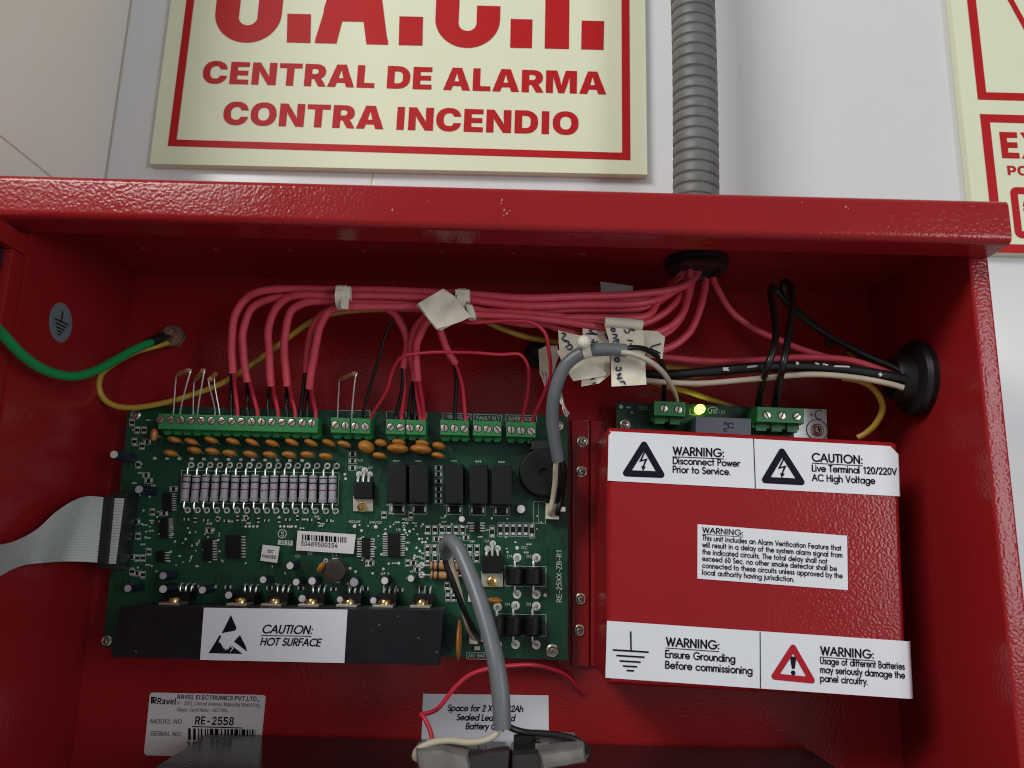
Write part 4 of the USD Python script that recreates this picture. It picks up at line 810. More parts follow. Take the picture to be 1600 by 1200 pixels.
part(bd, 'via_dots', vias, 'solder', smooth=False, kind='stuff'); part(bd, 'chip_components', chipb, 'chip_black', smooth=False, kind='stuff'); part(bd, 'chip_ends', chipe, 'tin', smooth=False, kind='stuff')

# ================================================================== power supply: small board behind, red cover in front
YPB = -0.012
pb = thing('power_supply_board', 'small green circuit board with lit lamp above the red cover', 'circuit board', U(1128, 660, YPB))
part(pb, 'board', pblock([(963, 628.5), (1240, 637), (1240, 700), (963, 700)], YPB, YPB + .0016), 'solder_mask')
part(pb, 'metal_end', pblock([(1240, 637.5), (1292, 639.5), (1293, 700), (1240, 700)], YPB - .0003, YPB + .0016, .0002), 'bare_aluminium', label='bare shiny metal end of the small board')
for x, y, r, m in ((977, 663, 8.5, 'screw_metal'), (1277, 672, 10, 'screw_metal')): pan_screw(pb, x, y, r, YPB - .0004, mat=m)
for x, y in ((977, 663), (1277, 672)):
    P = U(x, y, YPB); part(pb, 'standoff', lathe([(0.0028, 0), (0.0028, -YPB - .0015)], (P[0], 0, P[2]), (0, -1, 0), 6), 'brass')
terminal(pb, 1022, 626, 1071, 628, 23, 2, YPB, [(1037, 637.5), (1059.5, 639.5)], drop=16, d=.016, lbl='two way green terminal block')
terminal(pb, 1183, 635, 1257, 638, 24, 3, YPB, [(1198, 648), (1221.5, 649.3), (1244.6, 650.5)], drop=18, d=.016, lbl='three way green terminal block')
P = U(1095.5, 638, YPB - .005); r = 7.6 * sc(P)
ld = part(pb, 'lamp', lathe([(r * .95, -.005), (r * .95, -r * .9), (r, -r * .6), (r * .92, -r * .2), (r * .7, r * .1), (r * .38, r * .3), (r * .1, r * .36)], P, (0, -1, 0), 32), 'led_lit', smooth=True, label='lit yellow green indicator lamp')
YR = YPB - .019
rl = part(pb, 'relay', pblock([(1087, 650.5), (1174, 654), (1174, 690), (1087, 690)], YR, YPB, .0004), 'psu_relay')
m = MB(); write(m, 'C', (1137, 669), (1147, 669.3), 9, YR - .0002, 'inter', 500); write(m, 'R', (1131, 664), (1137, 664.2), 5, YR - .0002, 'inter', 500); write(m, 'E', (1131, 674), (1137, 674.2), 5, YR - .0002, 'inter', 500)
part(rl, 'lettering', m, 'print_black', smooth=False)
m = MB(); YQ = YPB - .0002
write(m, 'CON2', (997, 640.5), (1012, 641), 6, YQ, 'geo', .13); ringpad(m, 970.5, 635.5, 3.2, 0, YQ); ringpad(m, 987, 644.5, 2.4, 0, YQ); flat(m, [(979, 635), (986, 635.3), (986, 638), (979, 637.8)], YQ)
stroke(m, [(1078, 638), (1078, 648), (1088, 648.3), (1088, 638.3)], .9, YQ); write(m, 'LB3', (1124, 646), (1133, 646.3), 5, YQ); write(m, 'JS', (1107, 646), (1121, 646.5), 7, YQ, 'inter', 700)
P = U(1114, 644, YQ); t = np.radians(np.linspace(20, 160, 12)); stroke(m, [(1114 + 9 * math.cos(k), 644 - 8 * math.sin(k)) for k in t], 1.2, YQ)
part(pb, 'silkscreen', m, 'silk_white', smooth=False, kind='stuff')
m = MB(); YQ = YPB - .0006
ringpad(m, 1277, 672, 17, 15.8, YQ, 26); t = np.radians(np.linspace(60, 300, 14)); stroke(m, [(1281 + 7 * math.cos(k), 648 - 7 * math.sin(k)) for k in t], 1.6, YQ); ringpad(m, 1268, 648, 1.6, 0, YQ)
part(pb, 'metal_marks', m, 'print_grey', smooth=False)

YC = -0.055
cv = thing('power_supply_cover', 'red steel cover carrying silver warning labels, at the right of the cabinet', 'cover', U(1185, 880, YC))
cp = [(949, 666.5), (1404, 690), (1420.5, 1094), (947.5, 1070)]
ring = pxring(cp, YC); Rr = .0028
fr = lambda k, y: np.column_stack([inset(ring, k)[:, 0], np.full(4, y), inset(ring, k)[:, 1]])
def rounded(ring, r, n=4):
    out = []; p = np.asarray(ring)
    for i in range(len(p)):
        a, b, c = p[i - 1], p[i], p[(i + 1) % len(p)]; u, w = (a - b) / np.linalg.norm(a - b), (c - b) / np.linalg.norm(c - b)
        for t in np.linspace(0, 1, n + 1): out.append(b + u * r * (1 - t) ** 2 + w * r * t ** 2)
    return np.array(out)
rs = []
for k, y in ((0, -.0005), (0, YC + Rr), (Rr * .08, YC + Rr * .6), (Rr * .3, YC + Rr * .28), (Rr * .62, YC + Rr * .07), (Rr, YC)):
    q2 = rounded(inset(ring, k) if k else ring, .0022); rs.append(np.column_stack([q2[:, 0], np.full(len(q2), y), q2[:, 1]]))
v, f = loft(rs); part(cv, 'shell', (v, f[:, ::-1]), 'red_paint')
YE = YC - .0003; YW = YC - .0005
def curled(body, top, bot):
    mb = MB().add(*pblock(body, YE, YC + .0001)); a0, a1 = [U(*p, YE) for p in top]; b0, b1 = [U(*p, YE) for p in bot]; rs = []
    for t in np.linspace(0, 1, 7):
        d = np.array([0, .0026 * t ** 2, 0]); e = .00018
        p, q2 = a0 + (a1 - a0) * t + d, b0 + (b1 - b0) * t + d * .7; rs.append(np.array([p, q2, q2 + (0, e, 0), p + (0, e, 0)]))
    return mb.add(*loft(rs))
L1 = part(cv, 'warning_label', curled([(957, 674), (1391, 697), (1403, 709), (1404.5, 775.3), (949.5, 751), (951, 680)], [(1403, 709), (1408, 714)], [(1404.5, 775.3), (1410, 775.6)]), 'label_silver', label='silver label along the top: disconnect power and live terminal')
m = MB()
stroke(m, [(1177.5, 685.5), (1180.3, 763)], 1.3, YW)
def triangle(m, pts, w): stroke(m, inset_px(pts, w / 2), w, YW, True, 4)
def inset_px(pts, d): return inset(np.array(pts, float), d)
triangle(m, [(1006.6, 685), (969.5, 744), (1042, 747)], 10); triangle(m, [(1221.7, 696), (1187, 754.5), (1261.5, 758.5)], 10)
def bolt(m, x, y):
    flat(m, [(x + 1, y - 16), (x - 7, y + 1), (x + 2, y - 1.5), (x - 1.5, y + 8), (x + .8, y + 8), (x + 6.5, y - 5), (x - 2.5, y - 2.5), (x + 3.4, y - 16)], YW); flat(m, [(x - 3.6, y + 7), (x + 3.6, y + 8), (x - 1, y + 15)], YW)
bolt(m, 1005.5, 721); bolt(m, 1222.5, 732)
write(m, 'WARNING:', (1051, 711), (1131.5, 714.5), 13.5, YW, 'geo', .175, underline=.14)
write(m, 'Disconnect Power', (1051, 725), (1157, 729.5), 11, YW, 'geo', .175); write(m, 'Prior to Service.', (1051, 738.5), (1141.5, 742.5), 11, YW, 'geo', .175)
write(m, 'CAUTION:', (1268.6, 721), (1348, 725.3), 13.5, YW, 'geo', .175, underline=.14)
write(m, 'Live Terminal 120/220V', (1268.6, 736.5), (1402, 742.5), 11, YW, 'geo', .175); write(m, 'AC High Voltage', (1268.6, 751.5), (1368, 756.5), 11, YW, 'geo', .175)
part(L1, 'lettering', m, 'print_black', smooth=False)
L2 = part(cv, 'warning_label', pblock([(1090, 819), (1323.5, 837), (1325, 922), (1089.7, 904)], YE, YC + .0001), 'label_silver', label='small silver label of seven text lines in the middle')
m = MB()
write(m, 'WARNING:', (1097, 832.5), (1161, 837.2), 9, YW, 'geo', .15, underline=.16)
for tx, y0, x1, y1 in (('This unit includes an Alarm Verification Feature that', 844.2, 1315, 860.5), ('will result in a delay of the system alarm signal from', 855, 1316.5, 871.5), ('the indicated circuits. The total delay shall not', 866, 1293, 881), ('exceed 60 Sec. no other smoke detector shall be', 876.5, 1308, 892.5), ('connected to these circuits unless approved by the', 887.3, 1317, 903.8), ('local authority having jurisdiction.', 898, 1241, 909.3)):
    write(m, tx, (1097, y0), (x1, y1), 8.2, YW, 'geo', .17, gap=.11)
part(L2, 'lettering', m, 'print_black', smooth=False)
L3 = part(cv, 'warning_label', curled([(948.5, 970), (1417, 1001.9), (1419.5, 1091.8), (946, 1059)], [(1417, 1001.9), (1427, 1002.5)], [(1419.5, 1091.8), (1430, 1092.5)]), 'label_silver', label='silver label along the bottom: ensure grounding and usage of batteries')
m, m2 = MB(), MB()
stroke(m, [(1187.7, 987), (1188.3, 1075.5)], 1.3, YW); stroke(m, [(985.5, 986.5), (986, 1017)], 2.4, YW)
for x0, x1, y in ((957.5, 1013.5, 1015.5), (963, 1007, 1024.2), (968, 1001, 1032.6), (973.5, 995.5, 1040.6), (979, 990.5, 1047.6)): stroke(m, [(x0, y), (x1, y + (x1 - x0) * .062)], 2.6, YW)
write(m, 'WARNING:', (1040, 1009.5), (1124, 1015.3), 13.5, YW, 'geo', .175, underline=.16)
write(m, 'Ensure Grounding', (1039, 1027.5), (1149, 1035.5), 11.5, YW, 'geo', .175); write(m, 'Before commissioning', (1039, 1044.5), (1176, 1054), 11.5, YW, 'geo', .175)
triangle(m2, [(1239.5, 1003), (1202, 1061), (1277, 1068.5)], 9.5)
flat(m, [(1234.6, 1029), (1236, 1025.7), (1242.5, 1026), (1244, 1029.5), (1241.8, 1045), (1237.4, 1045)], YW); ringpad(m, 1239.4, 1051.3, 3.6, 0, YW, 14)
write(m, 'WARNING:', (1281.5, 1023.5), (1365.5, 1029.8), 13.5, YW, 'geo', .175, underline=.16)
write(m, 'Usage of different Batteries', (1281.5, 1037.5), (1414, 1046.8), 10.5, YW, 'geo', .175); write(m, 'may seriously damage the', (1281.5, 1051.3), (1414.5, 1060.6), 10.5, YW, 'geo', .175); write(m, 'panel circuitry.', (1281.5, 1065), (1356, 1070.3), 10.5, YW, 'geo', .175)
part(L3, 'lettering', m, 'print_black', smooth=False); part(L3, 'triangle', m2, 'print_red', smooth=False)

# ================================================================== the two batteries standing in the bottom of the cabinet
zb = float(U(800, 1158, -.003)[2]); xa = float(U(322, 1156, -.003)[0]); xb = float(U(1267, 1170, -.003)[0]); xm = (xa + xb) / 2
for k, (x0, x1, l) in enumerate(((xa, xm - .0008, 'left black battery, below the white model label'), (xm + .0008, xb, 'right black battery, below the red cover'))):
    t = thing('battery', l, 'battery', ((x0 + x1) / 2, -.045, ZB), group='two sealed batteries side by side')
    part(t, 'case', wbox(x0, x1, -.087, -.003, ZB + .0004, zb - .012, .0015), 'battery_black')
    part(t, 'lid', wbox(x0 + .0003, x1 - .0003, -.0868, -.0032, zb - .0125, zb, .0012), 'battery_black')

# ================================================================== wires and cables
YU = -0.052
def red_cable(name_label, drop, r, bare, legs, group='red sheathed cables of the upper bundle'):
    """drop: sheath waypoints (x, y, Y); bare: end of the sheath; legs: (material, waypoints)."""
    P = PX(drop); t = thing('red_cable', name_label, 'cable', P[0], group=group)
    Q = spline(P, 8); seed = sum(map(ord, name_label)) % 97; u_ = np.arange(len(Q)) / 8.0
    wob = np.stack([meshkit.fbm(np.stack([u_, np.full(len(Q), seed * 1.7), np.full(len(Q), j * 9.1)], -1), 2, seed) - .5 for j in range(3)], -1) * .0013
    wob *= np.minimum(1, np.minimum(np.arange(len(Q)), np.arange(len(Q))[::-1]) / 8.0)[:, None]
    part(t, 'sheath', tube(Q + wob, r * sc(P[len(P) // 2]) * (1 + .05 * (meshkit.fbm(np.stack([u_ * .7, u_ * 0 + seed, u_ * 0], -1), 2, 3) - .5)), 10, 7, False), 'cable_red', smooth=50)
    for nm, mat, w in legs: part(t, nm, pxtube(w, 3.1 if mat != 'wire_red' else 3.4, n=8), mat, smooth=50)
    return t
YTm = YB - .006
def legs(bx, by, kx, ky, rx, ry, y0):
    return [('black_core', 'wire_black', [(bx - 1.5, by - 6, y0), (kx, (by + ky) / 2, y0 + .012), (kx, ky, YTm), (kx, ky + 12, YTm)]),
            ('red_core', 'wire_red', [(bx + 1.5, by - 6, y0), ((bx + 2 * rx) / 3 - 1, (by + ry) / 2, y0 + .010), (rx, ry, YTm), (rx + 1, ry + 12, YTm)])]
# common run of the bundle: from the gland down and to the left
run = lambda ys, dy=0, yd=0: [(1100 - dy, 398, G[1]), (1092 - dy, 424, -.036), (1070 - dy * 2, 447 + dy, -.042 + yd), (1010, ys, -.047 + yd), (905, ys + 3, -.050 + yd), (820, ys + 6, -.052 + yd)]
T16 = YU
red_cable('red cable making the leftmost, outermost drop to the long terminal block', run(459, 0) + [(722, 458.5, -.050), (600, 454, -.050), (525, 453, -.050), (413, 454, -.049), (383, 466, -.046), (367, 497, -.042), (362, 545, -.036), (364, 583, -.032)], 6.3, None, legs(364, 583, 361, 640, 371, 640, -.032))
red_cable('second red cable from the left, dropping beside the leftmost one', run(466, 5, .003) + [(722, 464, -.047), (600, 460, -.047), (518, 459, -.047), (425, 466, -.045), (394, 481.5, -.042), (379, 519, -.038), (380, 558, -.034), (387, 597, -.030)], 6.2, None, legs(387, 597, 387, 641, 402, 641, -.030))
red_cable('third red cable from the left, dropping where the yellow wire crosses', run(472, 9, 0) + [(722, 468, -.052), (600, 463, -.053), (525, 462, -.053), (456, 464, -.051), (431, 481.5, -.047), (420, 514, -.042), (420, 558, -.036), (424, 603, -.031)], 6.3, None, legs(424, 603, 419, 641, 434, 641, -.031))
red_cable('fourth red cable from the left, dropping right of the yellow wire', run(480, 13, .004) + [(722, 474, -.048), (600, 472, -.050), (525, 471, -.051), (482, 472, -.050), (456, 485, -.047), (446, 520, -.042), (445, 558, -.036), (449, 603, -.031)], 6.3, None, legs(449, 603, 448, 641, 461, 642, -.031))
red_cable('fifth red cable from the left, thinner and hidden behind the sixth', run(487, 17, .008) + [(722, 478, -.044), (600, 476, -.045), (538, 477, -.045), (505, 487, -.043), (487, 512, -.040), (480, 548, -.035), (478, 582, -.031)], 5.0, None, [('black_core', 'wire_black', [(477, 576, -.031), (474, 610, -.024), (470, 640, YTm), (470, 652, YTm)])])
red_cable('sixth red cable from the left, last drop to the long terminal block', run(493, 20, .001) + [(722, 481, -.053), (600, 479, -.055), (546, 480, -.055), (519, 484.5, -.053), (502, 504, -.049), (493.5, 538, -.043), (486, 578, -.037), (483.7, 607, -.033)], 6.3, None, legs(483.7, 607, 480, 641, 493, 642, -.033))
red_cable('red cable dropping alone from the bundle to the second short terminal block', run(499, 24, .006) + [(722, 487, -.047), (650, 482, -.047), (605, 481, -.047), (616, 489.5, -.046), (629, 511, -.043), (635.5, 535, -.040), (631, 574, -.034)], 6.6, None, [('black_core', 'wire_black', [(630, 568, -.034), (628, 611, -.026), (619, 648, YTm), (618, 660, YTm)]), ('red_core', 'wire_red', [(632, 568, -.034), (632, 608, -.026), (627.5, 649, YTm), (627.5, 660, YTm)])])
red_cable('left one of the red pair below the paper tag', [(1086, 398, G[1]), (1082, 424, -.034), (1050, 480, -.041), (1000, 508, -.045), (930, 502, -.048), (860, 493, -.050), (760, 487, -.052), (690, 486, -.052), (664, 494, -.050), (649.5, 511, -.047), (643, 540, -.042), (645, 569, -.037), (649, 594, -.033)], 6.0, None, [('red_core', 'wire_red', [(649, 588, -.033), (652, 620, -.025), (656.5, 651, YTm), (656.5, 662, YTm)]), ('black_core', 'wire_black', [(647, 588, -.033), (642, 615, -.025), (638.5, 649, YTm), (638.5, 660, YTm)])])
red_cable('right one of the red pair below the paper tag', [(1082, 398, G[1]), (1079, 424, -.038), (1066, 490, -.045), (1020, 522, -.049), (940, 511, -.052), (860, 500, -.054), (760, 492, -.056), (695, 491, -.056), (671, 500, -.054), (657, 521, -.050), (650.5, 550, -.044), (653, 594, -.036)], 6.0, None, [('red_core', 'wire_red', [(653, 588, -.036), (659, 622, -.026), (662.5, 651, YTm), (662.5, 662, YTm)]), ('black_core', 'wire_black', [(652, 588, -.034), (647, 615, -.024), (648, 649, YTm), (648, 660, YTm)])])
red_cable('red cable leaving the paper tag downwards to the relay terminals', [(1090, 398, G[1]), (1086, 424, -.030), (1058, 505, -.038), (1010, 532, -.042), (905, 522, -.046), (830, 500, -.049), (740, 490, -.050), (700, 490, -.050), (688, 506, -.048), (691.5, 530, -.044), (702, 553, -.039), (712, 568, -.036)], 6.0, None, [('red_core', 'wire_red', [(709, 562, -.036), (721, 598, -.026), (727, 652, YTm), (728, 664, YTm)]), ('black_core', 'wire_black', [(710, 562, -.036), (713, 600, -.026), (710.5, 652, YTm), (710.5, 664, YTm)])])
red_cable('lowest red cable of the bundle, bending behind the paper tags', [(1106, 398, G[1]), (1104, 426, -.032), (1094, 480, -.034), (1074, 522, -.036), (1040, 544, -.038), (985, 548, -.040), (930, 530, -.042), (880, 512, -.044), (800, 496, -.045), (745, 489, -.046)], 6.2, None, [])
red_cable('red cable swinging right from the gland towards the large grommet', [(1113, 398, G[1]), (1113.5, 425, -.034), (1124, 457, -.034), (1146, 489, -.034), (1180, 515, -.034), (1215, 531, -.035), (1250, 546, -.037), (1290, 557, -.040), (1340, 568, -.044), (1385, 580, -.048), (1405, 588, -.050)], 5.0, None, [], 'red cables running to the large grommet')
red_cable('straight red cable from the paper tags to the large grommet', [(1000, 553, -.030), (1040, 558.5, -.032), (1110, 564, -.036), (1180, 564, -.039), (1250, 560, -.042), (1320, 562, -.046), (1372, 576, -.049), (1405, 590, -.051)], 5.4, None, [], 'red cables running to the large grommet')

def wire(name, mat, label, pts, r, cat='wire', group=None, n=9): return solo(name, pxtube(pts, r, n=n), mat, label, cat, group, smooth=50)
wire('black_wire', 'wire_black', 'thin black wire running diagonally down from the bundle to the short terminal block', [(652, 480, -.045), (634, 485, -.045), (618, 496, -.044), (604, 520, -.040), (590, 566, -.033), (571, 630, YTm - .003), (566, 652, YTm), (565, 664, YTm)], 2.6)
wire('red_wire', 'wire_red', 'thin red wire looping level across from one terminal block to the supervisory terminal', [(579, 664, YTm), (580, 652, YTm), (604, 611, -.030), (614.5, 577, -.038), (628, 558, -.044), (662, 551.5, -.047), (730, 550.5, -.049), (782.5, 554, -.049), (812, 554, -.048), (824, 570, -.044), (825.5, 606, -.034), (816.5, 654, YTm), (815.5, 668, YTm)], 2.6)
wire('red_wire', 'wire_red', 'thin red wire arching right from the paper tag and down to the supervisory terminal', [(715, 500, -.054), (735, 504, -.056), (765, 502.5, -.057), (803, 501, -.058), (833, 505, -.057), (851, 520, -.055), (857.5, 548, -.051), (860, 584, -.044), (851.5, 611, -.036), (832, 657, YTm), (830.5, 670, YTm)], 3.0)
gw = thing('green_wire', 'thick green earth wire sagging from the open door to the earth stud', 'wire', U(120, 580, -.06))
part(gw, 'sheath', pxtube([(-60, 452, -.150), (-20, 498, -.125), (0, 518, -.112), (35, 555, -.095), (70, 578, -.080), (112, 588, -.064), (147, 580, -.050), (185, 560, -.036), (212, 545, -.026), (236, 535, -.018)], 7.4, n=12), 'wire_green', smooth=50)
part(gw, 'lug', pxtube([(230, 537, -.019), (248, 530, -.014), (262, 523, -.009)], [7.6, 8.2, 6.0], n=12, k=4), 'black_rubber', label='dark crimped lug')
wire('yellow_wire', 'wire_yellow', 'yellow earth wire curling from the stud and rising behind the red cables', [(262, 536, -.010), (248, 540, -.014), (212, 550, -.020), (180, 567, -.024), (160, 583, -.024), (154.5, 602, -.022), (160, 620, -.020), (175, 632, -.019), (200, 637, -.018), (245, 632, -.018), (297, 618, -.018), (350, 597, -.020), (402, 563, -.024), (455, 524, -.030), (490, 500, -.034), (525, 488.5, -.036), (560, 484.5, -.036), (625, 483, -.037), (690, 487, -.038), (744, 496, -.037), (782.5, 512.5, -.034), (821, 526, -.030), (870, 534, -.026), (930, 545, -.022), (985, 562, -.020), (1038, 573, -.022), (1066, 576.5, -.024), (1100, 580, -.026)], 4.7, n=10)
wire('yellow_wire', 'wire_yellow', 'yellow wire descending behind the small power board from the paper tags', [(1000, 590, -.022), (1040, 604, -.020), (1075, 612, -.015), (1110, 624, -.009), (1140, 634, -.006), (1170, 645, -.005), (1200, 660, -.005)], 4.4)
wire('yellow_wire', 'wire_yellow', 'short yellow wire hanging in a hook below the large grommet', [(1318, 590, -.048), (1340, 594, -.046), (1358, 602, -.044), (1373, 618, -.041), (1379, 638, -.038), (1370, 660, -.034), (1353, 677, -.030), (1340, 684, -.028)], 5.0)
wire('white_wire', 'wire_white', 'cream wire running level beneath the black tubing to the large grommet', [(985, 592, -.036), (1040, 597, -.040), (1092, 599, -.042), (1180, 592, -.047), (1267, 585, -.050), (1337, 590, -.053), (1395, 601, -.055), (1412, 606, -.056)], 4.6)
bt = thing('black_tubing', 'black tubing with white print marks entering the large grommet', 'tubing', U(1200, 575, -.045))
TP = [(985, 583, -.030), (1040, 586, -.034), (1110, 580.5, -.040), (1180, 574, -.045), (1250, 572.5, -.047), (1320, 577, -.050), (1380, 586, -.053), (1415, 593, -.054)]
part(bt, 'sheath', pxtube(TP, 8.0, n=14), 'black_rubber', smooth=50)
m = MB()
for x, y, w, h, a in ((1135, 576.5, 10, 5.5, 0), (1176, 572.5, 16, 3, -.1), (1246, 567.5, 5, 4, .9), (1277, 568, 6, 2, .3), (1290, 569.5, 8, 2, .2), (1316, 572.5, 24, 2.2, .04), (1376, 585, 5, 4, .8)):
    yy = np.interp(x, [p[0] for p in TP], [p[2] for p in TP]) - .0027; c_, s_2 = math.cos(a), math.sin(a)
    m.add(*pblock([(x + (i * w * c_ - j * h * s_2) / 2, y + (i * w * s_2 + j * h * c_) / 2) for i, j in ((-1, -1), (1, -1), (1, 1), (-1, 1))], yy, yy + .0012))
part(bt, 'print_marks', m, 'label_white', smooth=False, kind='stuff')
for k, (l, pts) in enumerate((('left black wire looping up from the three way terminal and over to the grommet', [(1185, 655, YPB - .006), (1185, 632, YPB - .007), (1191, 600, -.040), (1199, 572, -.058), (1209, 545, -.058), (1211.5, 510, -.050), (1207, 475, -.042), (1204, 458, -.038), (1207, 449, -.036), (1214, 455, -.034), (1232, 476, -.034), (1262, 503, -.036), (1300, 527, -.040), (1345, 551, -.046), (1388, 570, -.050), (1408, 580, -.052)]),
        ('right black wire looping up from the three way terminal and over to the grommet', [(1211, 655, YPB - .006), (1211.5, 632, YPB - .007), (1217, 600, -.042), (1223, 572, -.061), (1231, 531, -.058), (1237, 490, -.050), (1238, 462, -.042), (1233, 443, -.036), (1226, 440, -.033), (1224, 452, -.031), (1238, 478, -.031), (1268, 504, -.033), (1306, 531, -.038), (1350, 556, -.044), (1390, 575, -.048), (1408, 584, -.050)]))):
    wire('black_wire', 'wire_black', l, pts, 5.2, group='black wires to the three way terminal')

# ---- grey sheathed cable from the board to the small power board
gc = thing('grey_cable', 'grey sheathed cable arching from the main board over to the small board', 'cable', U(880, 580, -.05))
part(gc, 'sheath', pxtube([(978, 547.5, -.062), (940, 546, -.063), (908, 552, -.062), (883, 572, -.060), (868, 608, -.056), (863, 645, -.050), (866, 684, -.043), (872.5, 719, -.037)], 10.3, n=14), 'sheath_grey', smooth=50)
part(gc, 'white_core', pxtube([(872, 712, -.038), (868.5, 725, -.036), (867.5, 750, -.030), (864, 778, -.024), (860, 798, YB - .008), (859, 806, YB - .004)], 4.2), 'wire_white', smooth=50)
part(gc, 'black_core', pxtube([(876, 712, -.037), (879, 730, -.034), (880, 755, -.028), (877, 780, -.022), (872, 797, YB - .008), (870, 806, YB - .004)], 4.2), 'wire_black', smooth=50)
part(gc, 'black_core', pxtube([(970, 546, -.064), (990, 543, -.062), (1012, 547, -.056), (1030, 560, -.050), (1038, 580, -.042), (1038, 605, -.032), (1037, 632, YPB - .007), (1037, 645, YPB - .006)], 4.2), 'wire_black', smooth=50)
part(gc, 'white_core', pxtube([(970, 550, -.064), (988, 553, -.064), (1012, 563, -.062), (1034, 580, -.056), (1050, 605, -.042), (1057, 628, YPB - .008), (1058, 645, YPB - .006)], 4.4), 'wire_white', smooth=50)
P = PX([(908, 551, -.062), (917, 548, -.0625), (926, 546.5, -.063)]); tn = P[2] - P[0]; r = 12.2 * sc(P[1])
tie = thing('cable_tie', 'pale nylon tie with its head on the grey cable beside the paper tags', 'cable tie', P[1])
part(tie, 'band', lathe([(r * .9, -.0019), (r, -.0018), (r, .0018), (r * .9, .0019)], P[1], tn, 20), 'nylon_tie')
Q = U(912, 535, -.067); part(tie, 'head', lathe([(.0022, 0), (.0030, .0012), (.0033, .0030), (.0030, .0048), (.0020, .0060), (.0006, .0064)], (Q[0], -.0640, Q[2]), (0, -1, 0), 14), 'nylon_tie', smooth=True)

# ---- grey battery cable hanging down in front of the board
bc = thing('battery_cable', 'grey sheathed battery cable hanging from the board down to the connectors', 'cable', U(760, 980, -.06))
part(bc, 'sheath', pxtube([(697, 868, -.046), (696, 852, -.052), (704, 845, -.057), (715, 856, -.061), (730, 888, -.066), (748, 935, -.072), (763, 985, -.077), (775, 1035, -.081), (782, 1085, -.083), (785, 1138, -.083)], [10, 11, 11.5, 12, 12.4, 13, 13.2, 12.6, 13.4, 13.6, 13], n=14), 'sheath_grey', smooth=50)
part(bc, 'black_core', pxtube([(696, 862, -.047), (696, 878, -.045), (706, 906, -.042), (722, 946, -.036), (738, 980, -.028), (748, 998, YB - .006), (750, 1004, YB - .002)], 4.6), 'wire_black', smooth=50)
part(bc, 'white_core', pxtube([(701, 862, -.047), (704, 880, -.044), (714, 912, -.039), (724, 952, -.032), (733, 982, -.025), (740, 996, YB - .006), (742, 1002, YB - .002)], 4.4), 'wire_white', smooth=50)
part(bc, 'white_core', pxtube([(780, 1130, -.083), (776, 1146, -.083), (762, 1155, -.084), (735, 1160, -.086), (700, 1157, -.088), (670, 1162, -.090), (651, 1174, -.091), (650, 1184, -.090), (662, 1186, -.089)], 5.4), 'wire_white', smooth=50)
part(bc, 'black_core', pxtube([(790, 1130, -.082), (800, 1138, -.081), (820, 1144, -.080), (860, 1147, -.080), (898, 1155, -.081), (914, 1166, -.083), (918, 1178, -.085), (912, 1186, -.086)], 5.0), 'wire_black', smooth=50)
wire('red_wire', 'wire_red', 'red battery wire curving over the grey battery space label', [(680, 1180, -.060), (676, 1158, -.058), (671, 1138, -.056), (663, 1122, -.054), (658, 1116, -.052), (668, 1114.5, -.050), (684, 1107, -.046), (697, 1092, -.042), (712, 1073, -.036), (735, 1054, -.030), (766, 1044, -.025), (800, 1040, -.021), (832, 1039, -.018), (860, 1045, -.014), (884, 1055, -.010), (900, 1070, -.006), (910, 1082, -.002), (914, 1088, .002)], 3.4)
def faston(l, poly, Yf, Yb, blade, mat='boot_clear'):
    t = thing('connector', l, 'connector', U(*poly[0], Yf), group='spade connectors of the battery wires')
    part(t, 'boot', pblock(poly, Yf, Yb, .0024), mat)
    if blade: part(t, 'terminal', pblock(blade, Yf + .003, Yb - .002, .0004), 'faston_dark')
faston('translucent spade connector at the end of the cream battery wire', [(648, 1172), (690, 1170), (730, 1181), (735, 1200), (730, 1215), (654, 1215)], -.095, -.083, [(728, 1184), (790, 1173), (796, 1174), (793, 1212), (728, 1212)])
faston('grey spade connector at the end of the black battery wire', [(842, 1178), (914, 1167), (918, 1194), (848, 1206)], -.092, -.080, [(800, 1180), (844, 1178), (846, 1204), (800, 1210)])
faston('dull brownish spade connector lying behind the cream wire', [(694, 1163), (748, 1165), (750, 1178), (733, 1181), (696, 1174)], -.082, -.074, None)
faston('grey spade connector lying behind the black battery wire', [(834, 1150), (900, 1152), (900, 1162), (836, 1164)], -.078, -.070, [(803, 1150), (836, 1150), (837, 1182), (801, 1184)])

# ---- flat ribbon cable from the board to the display in the door
tp = [(168, 777, -.0262), (160, 776.5, -.028), (137, 775.5, -.036), (114, 783, -.046), (88, 800, -.056), (60, 826, -.066), (30, 843, -.078), (0, 851, -.092), (-40, 846, -.115)]
bp = [(156, 880, -.0262), (150, 879, -.028), (105, 877.5, -.036), (84, 878.5, -.046), (66, 880, -.056), (40, 882.5, -.066), (18, 890, -.078), (-4, 902, -.092), (-40, 912, -.115)]
a, b = spline(PX(tp), 6), spline(PX(bp), 6); n = 24; v = []
nr = np.cross(np.gradient(a, axis=0), b - a); nr /= np.linalg.norm(nr, axis=1, keepdims=True)
u = np.linspace(0, 1, n * 4 + 1); bmp = np.abs(np.sin(u * n * np.pi)) * .00038
G1 = a[:, None] + (b - a)[:, None] * u[None, :, None] + nr[:, None] * bmp[None, :, None]; G2 = a[:, None] + (b - a)[:, None] * u[None, :, None] - nr[:, None] * (.0002 + bmp)[None, :, None]
ringsr = [np.vstack([G1[i], G2[i][::-1]]) for i in range(len(a))]
rb = thing('ribbon_cable', 'flat grey ribbon cable running from the board to the open door', 'cable', U(100, 830, -.05))
part(rb, 'ribbon', loft(ringsr), 'ribbon_grey', smooth=60)
tp2 = [(178.5, 778), (193.5, 778.5)]; bp2 = [(168.5, 881), (180, 881.5)]
m = MB()
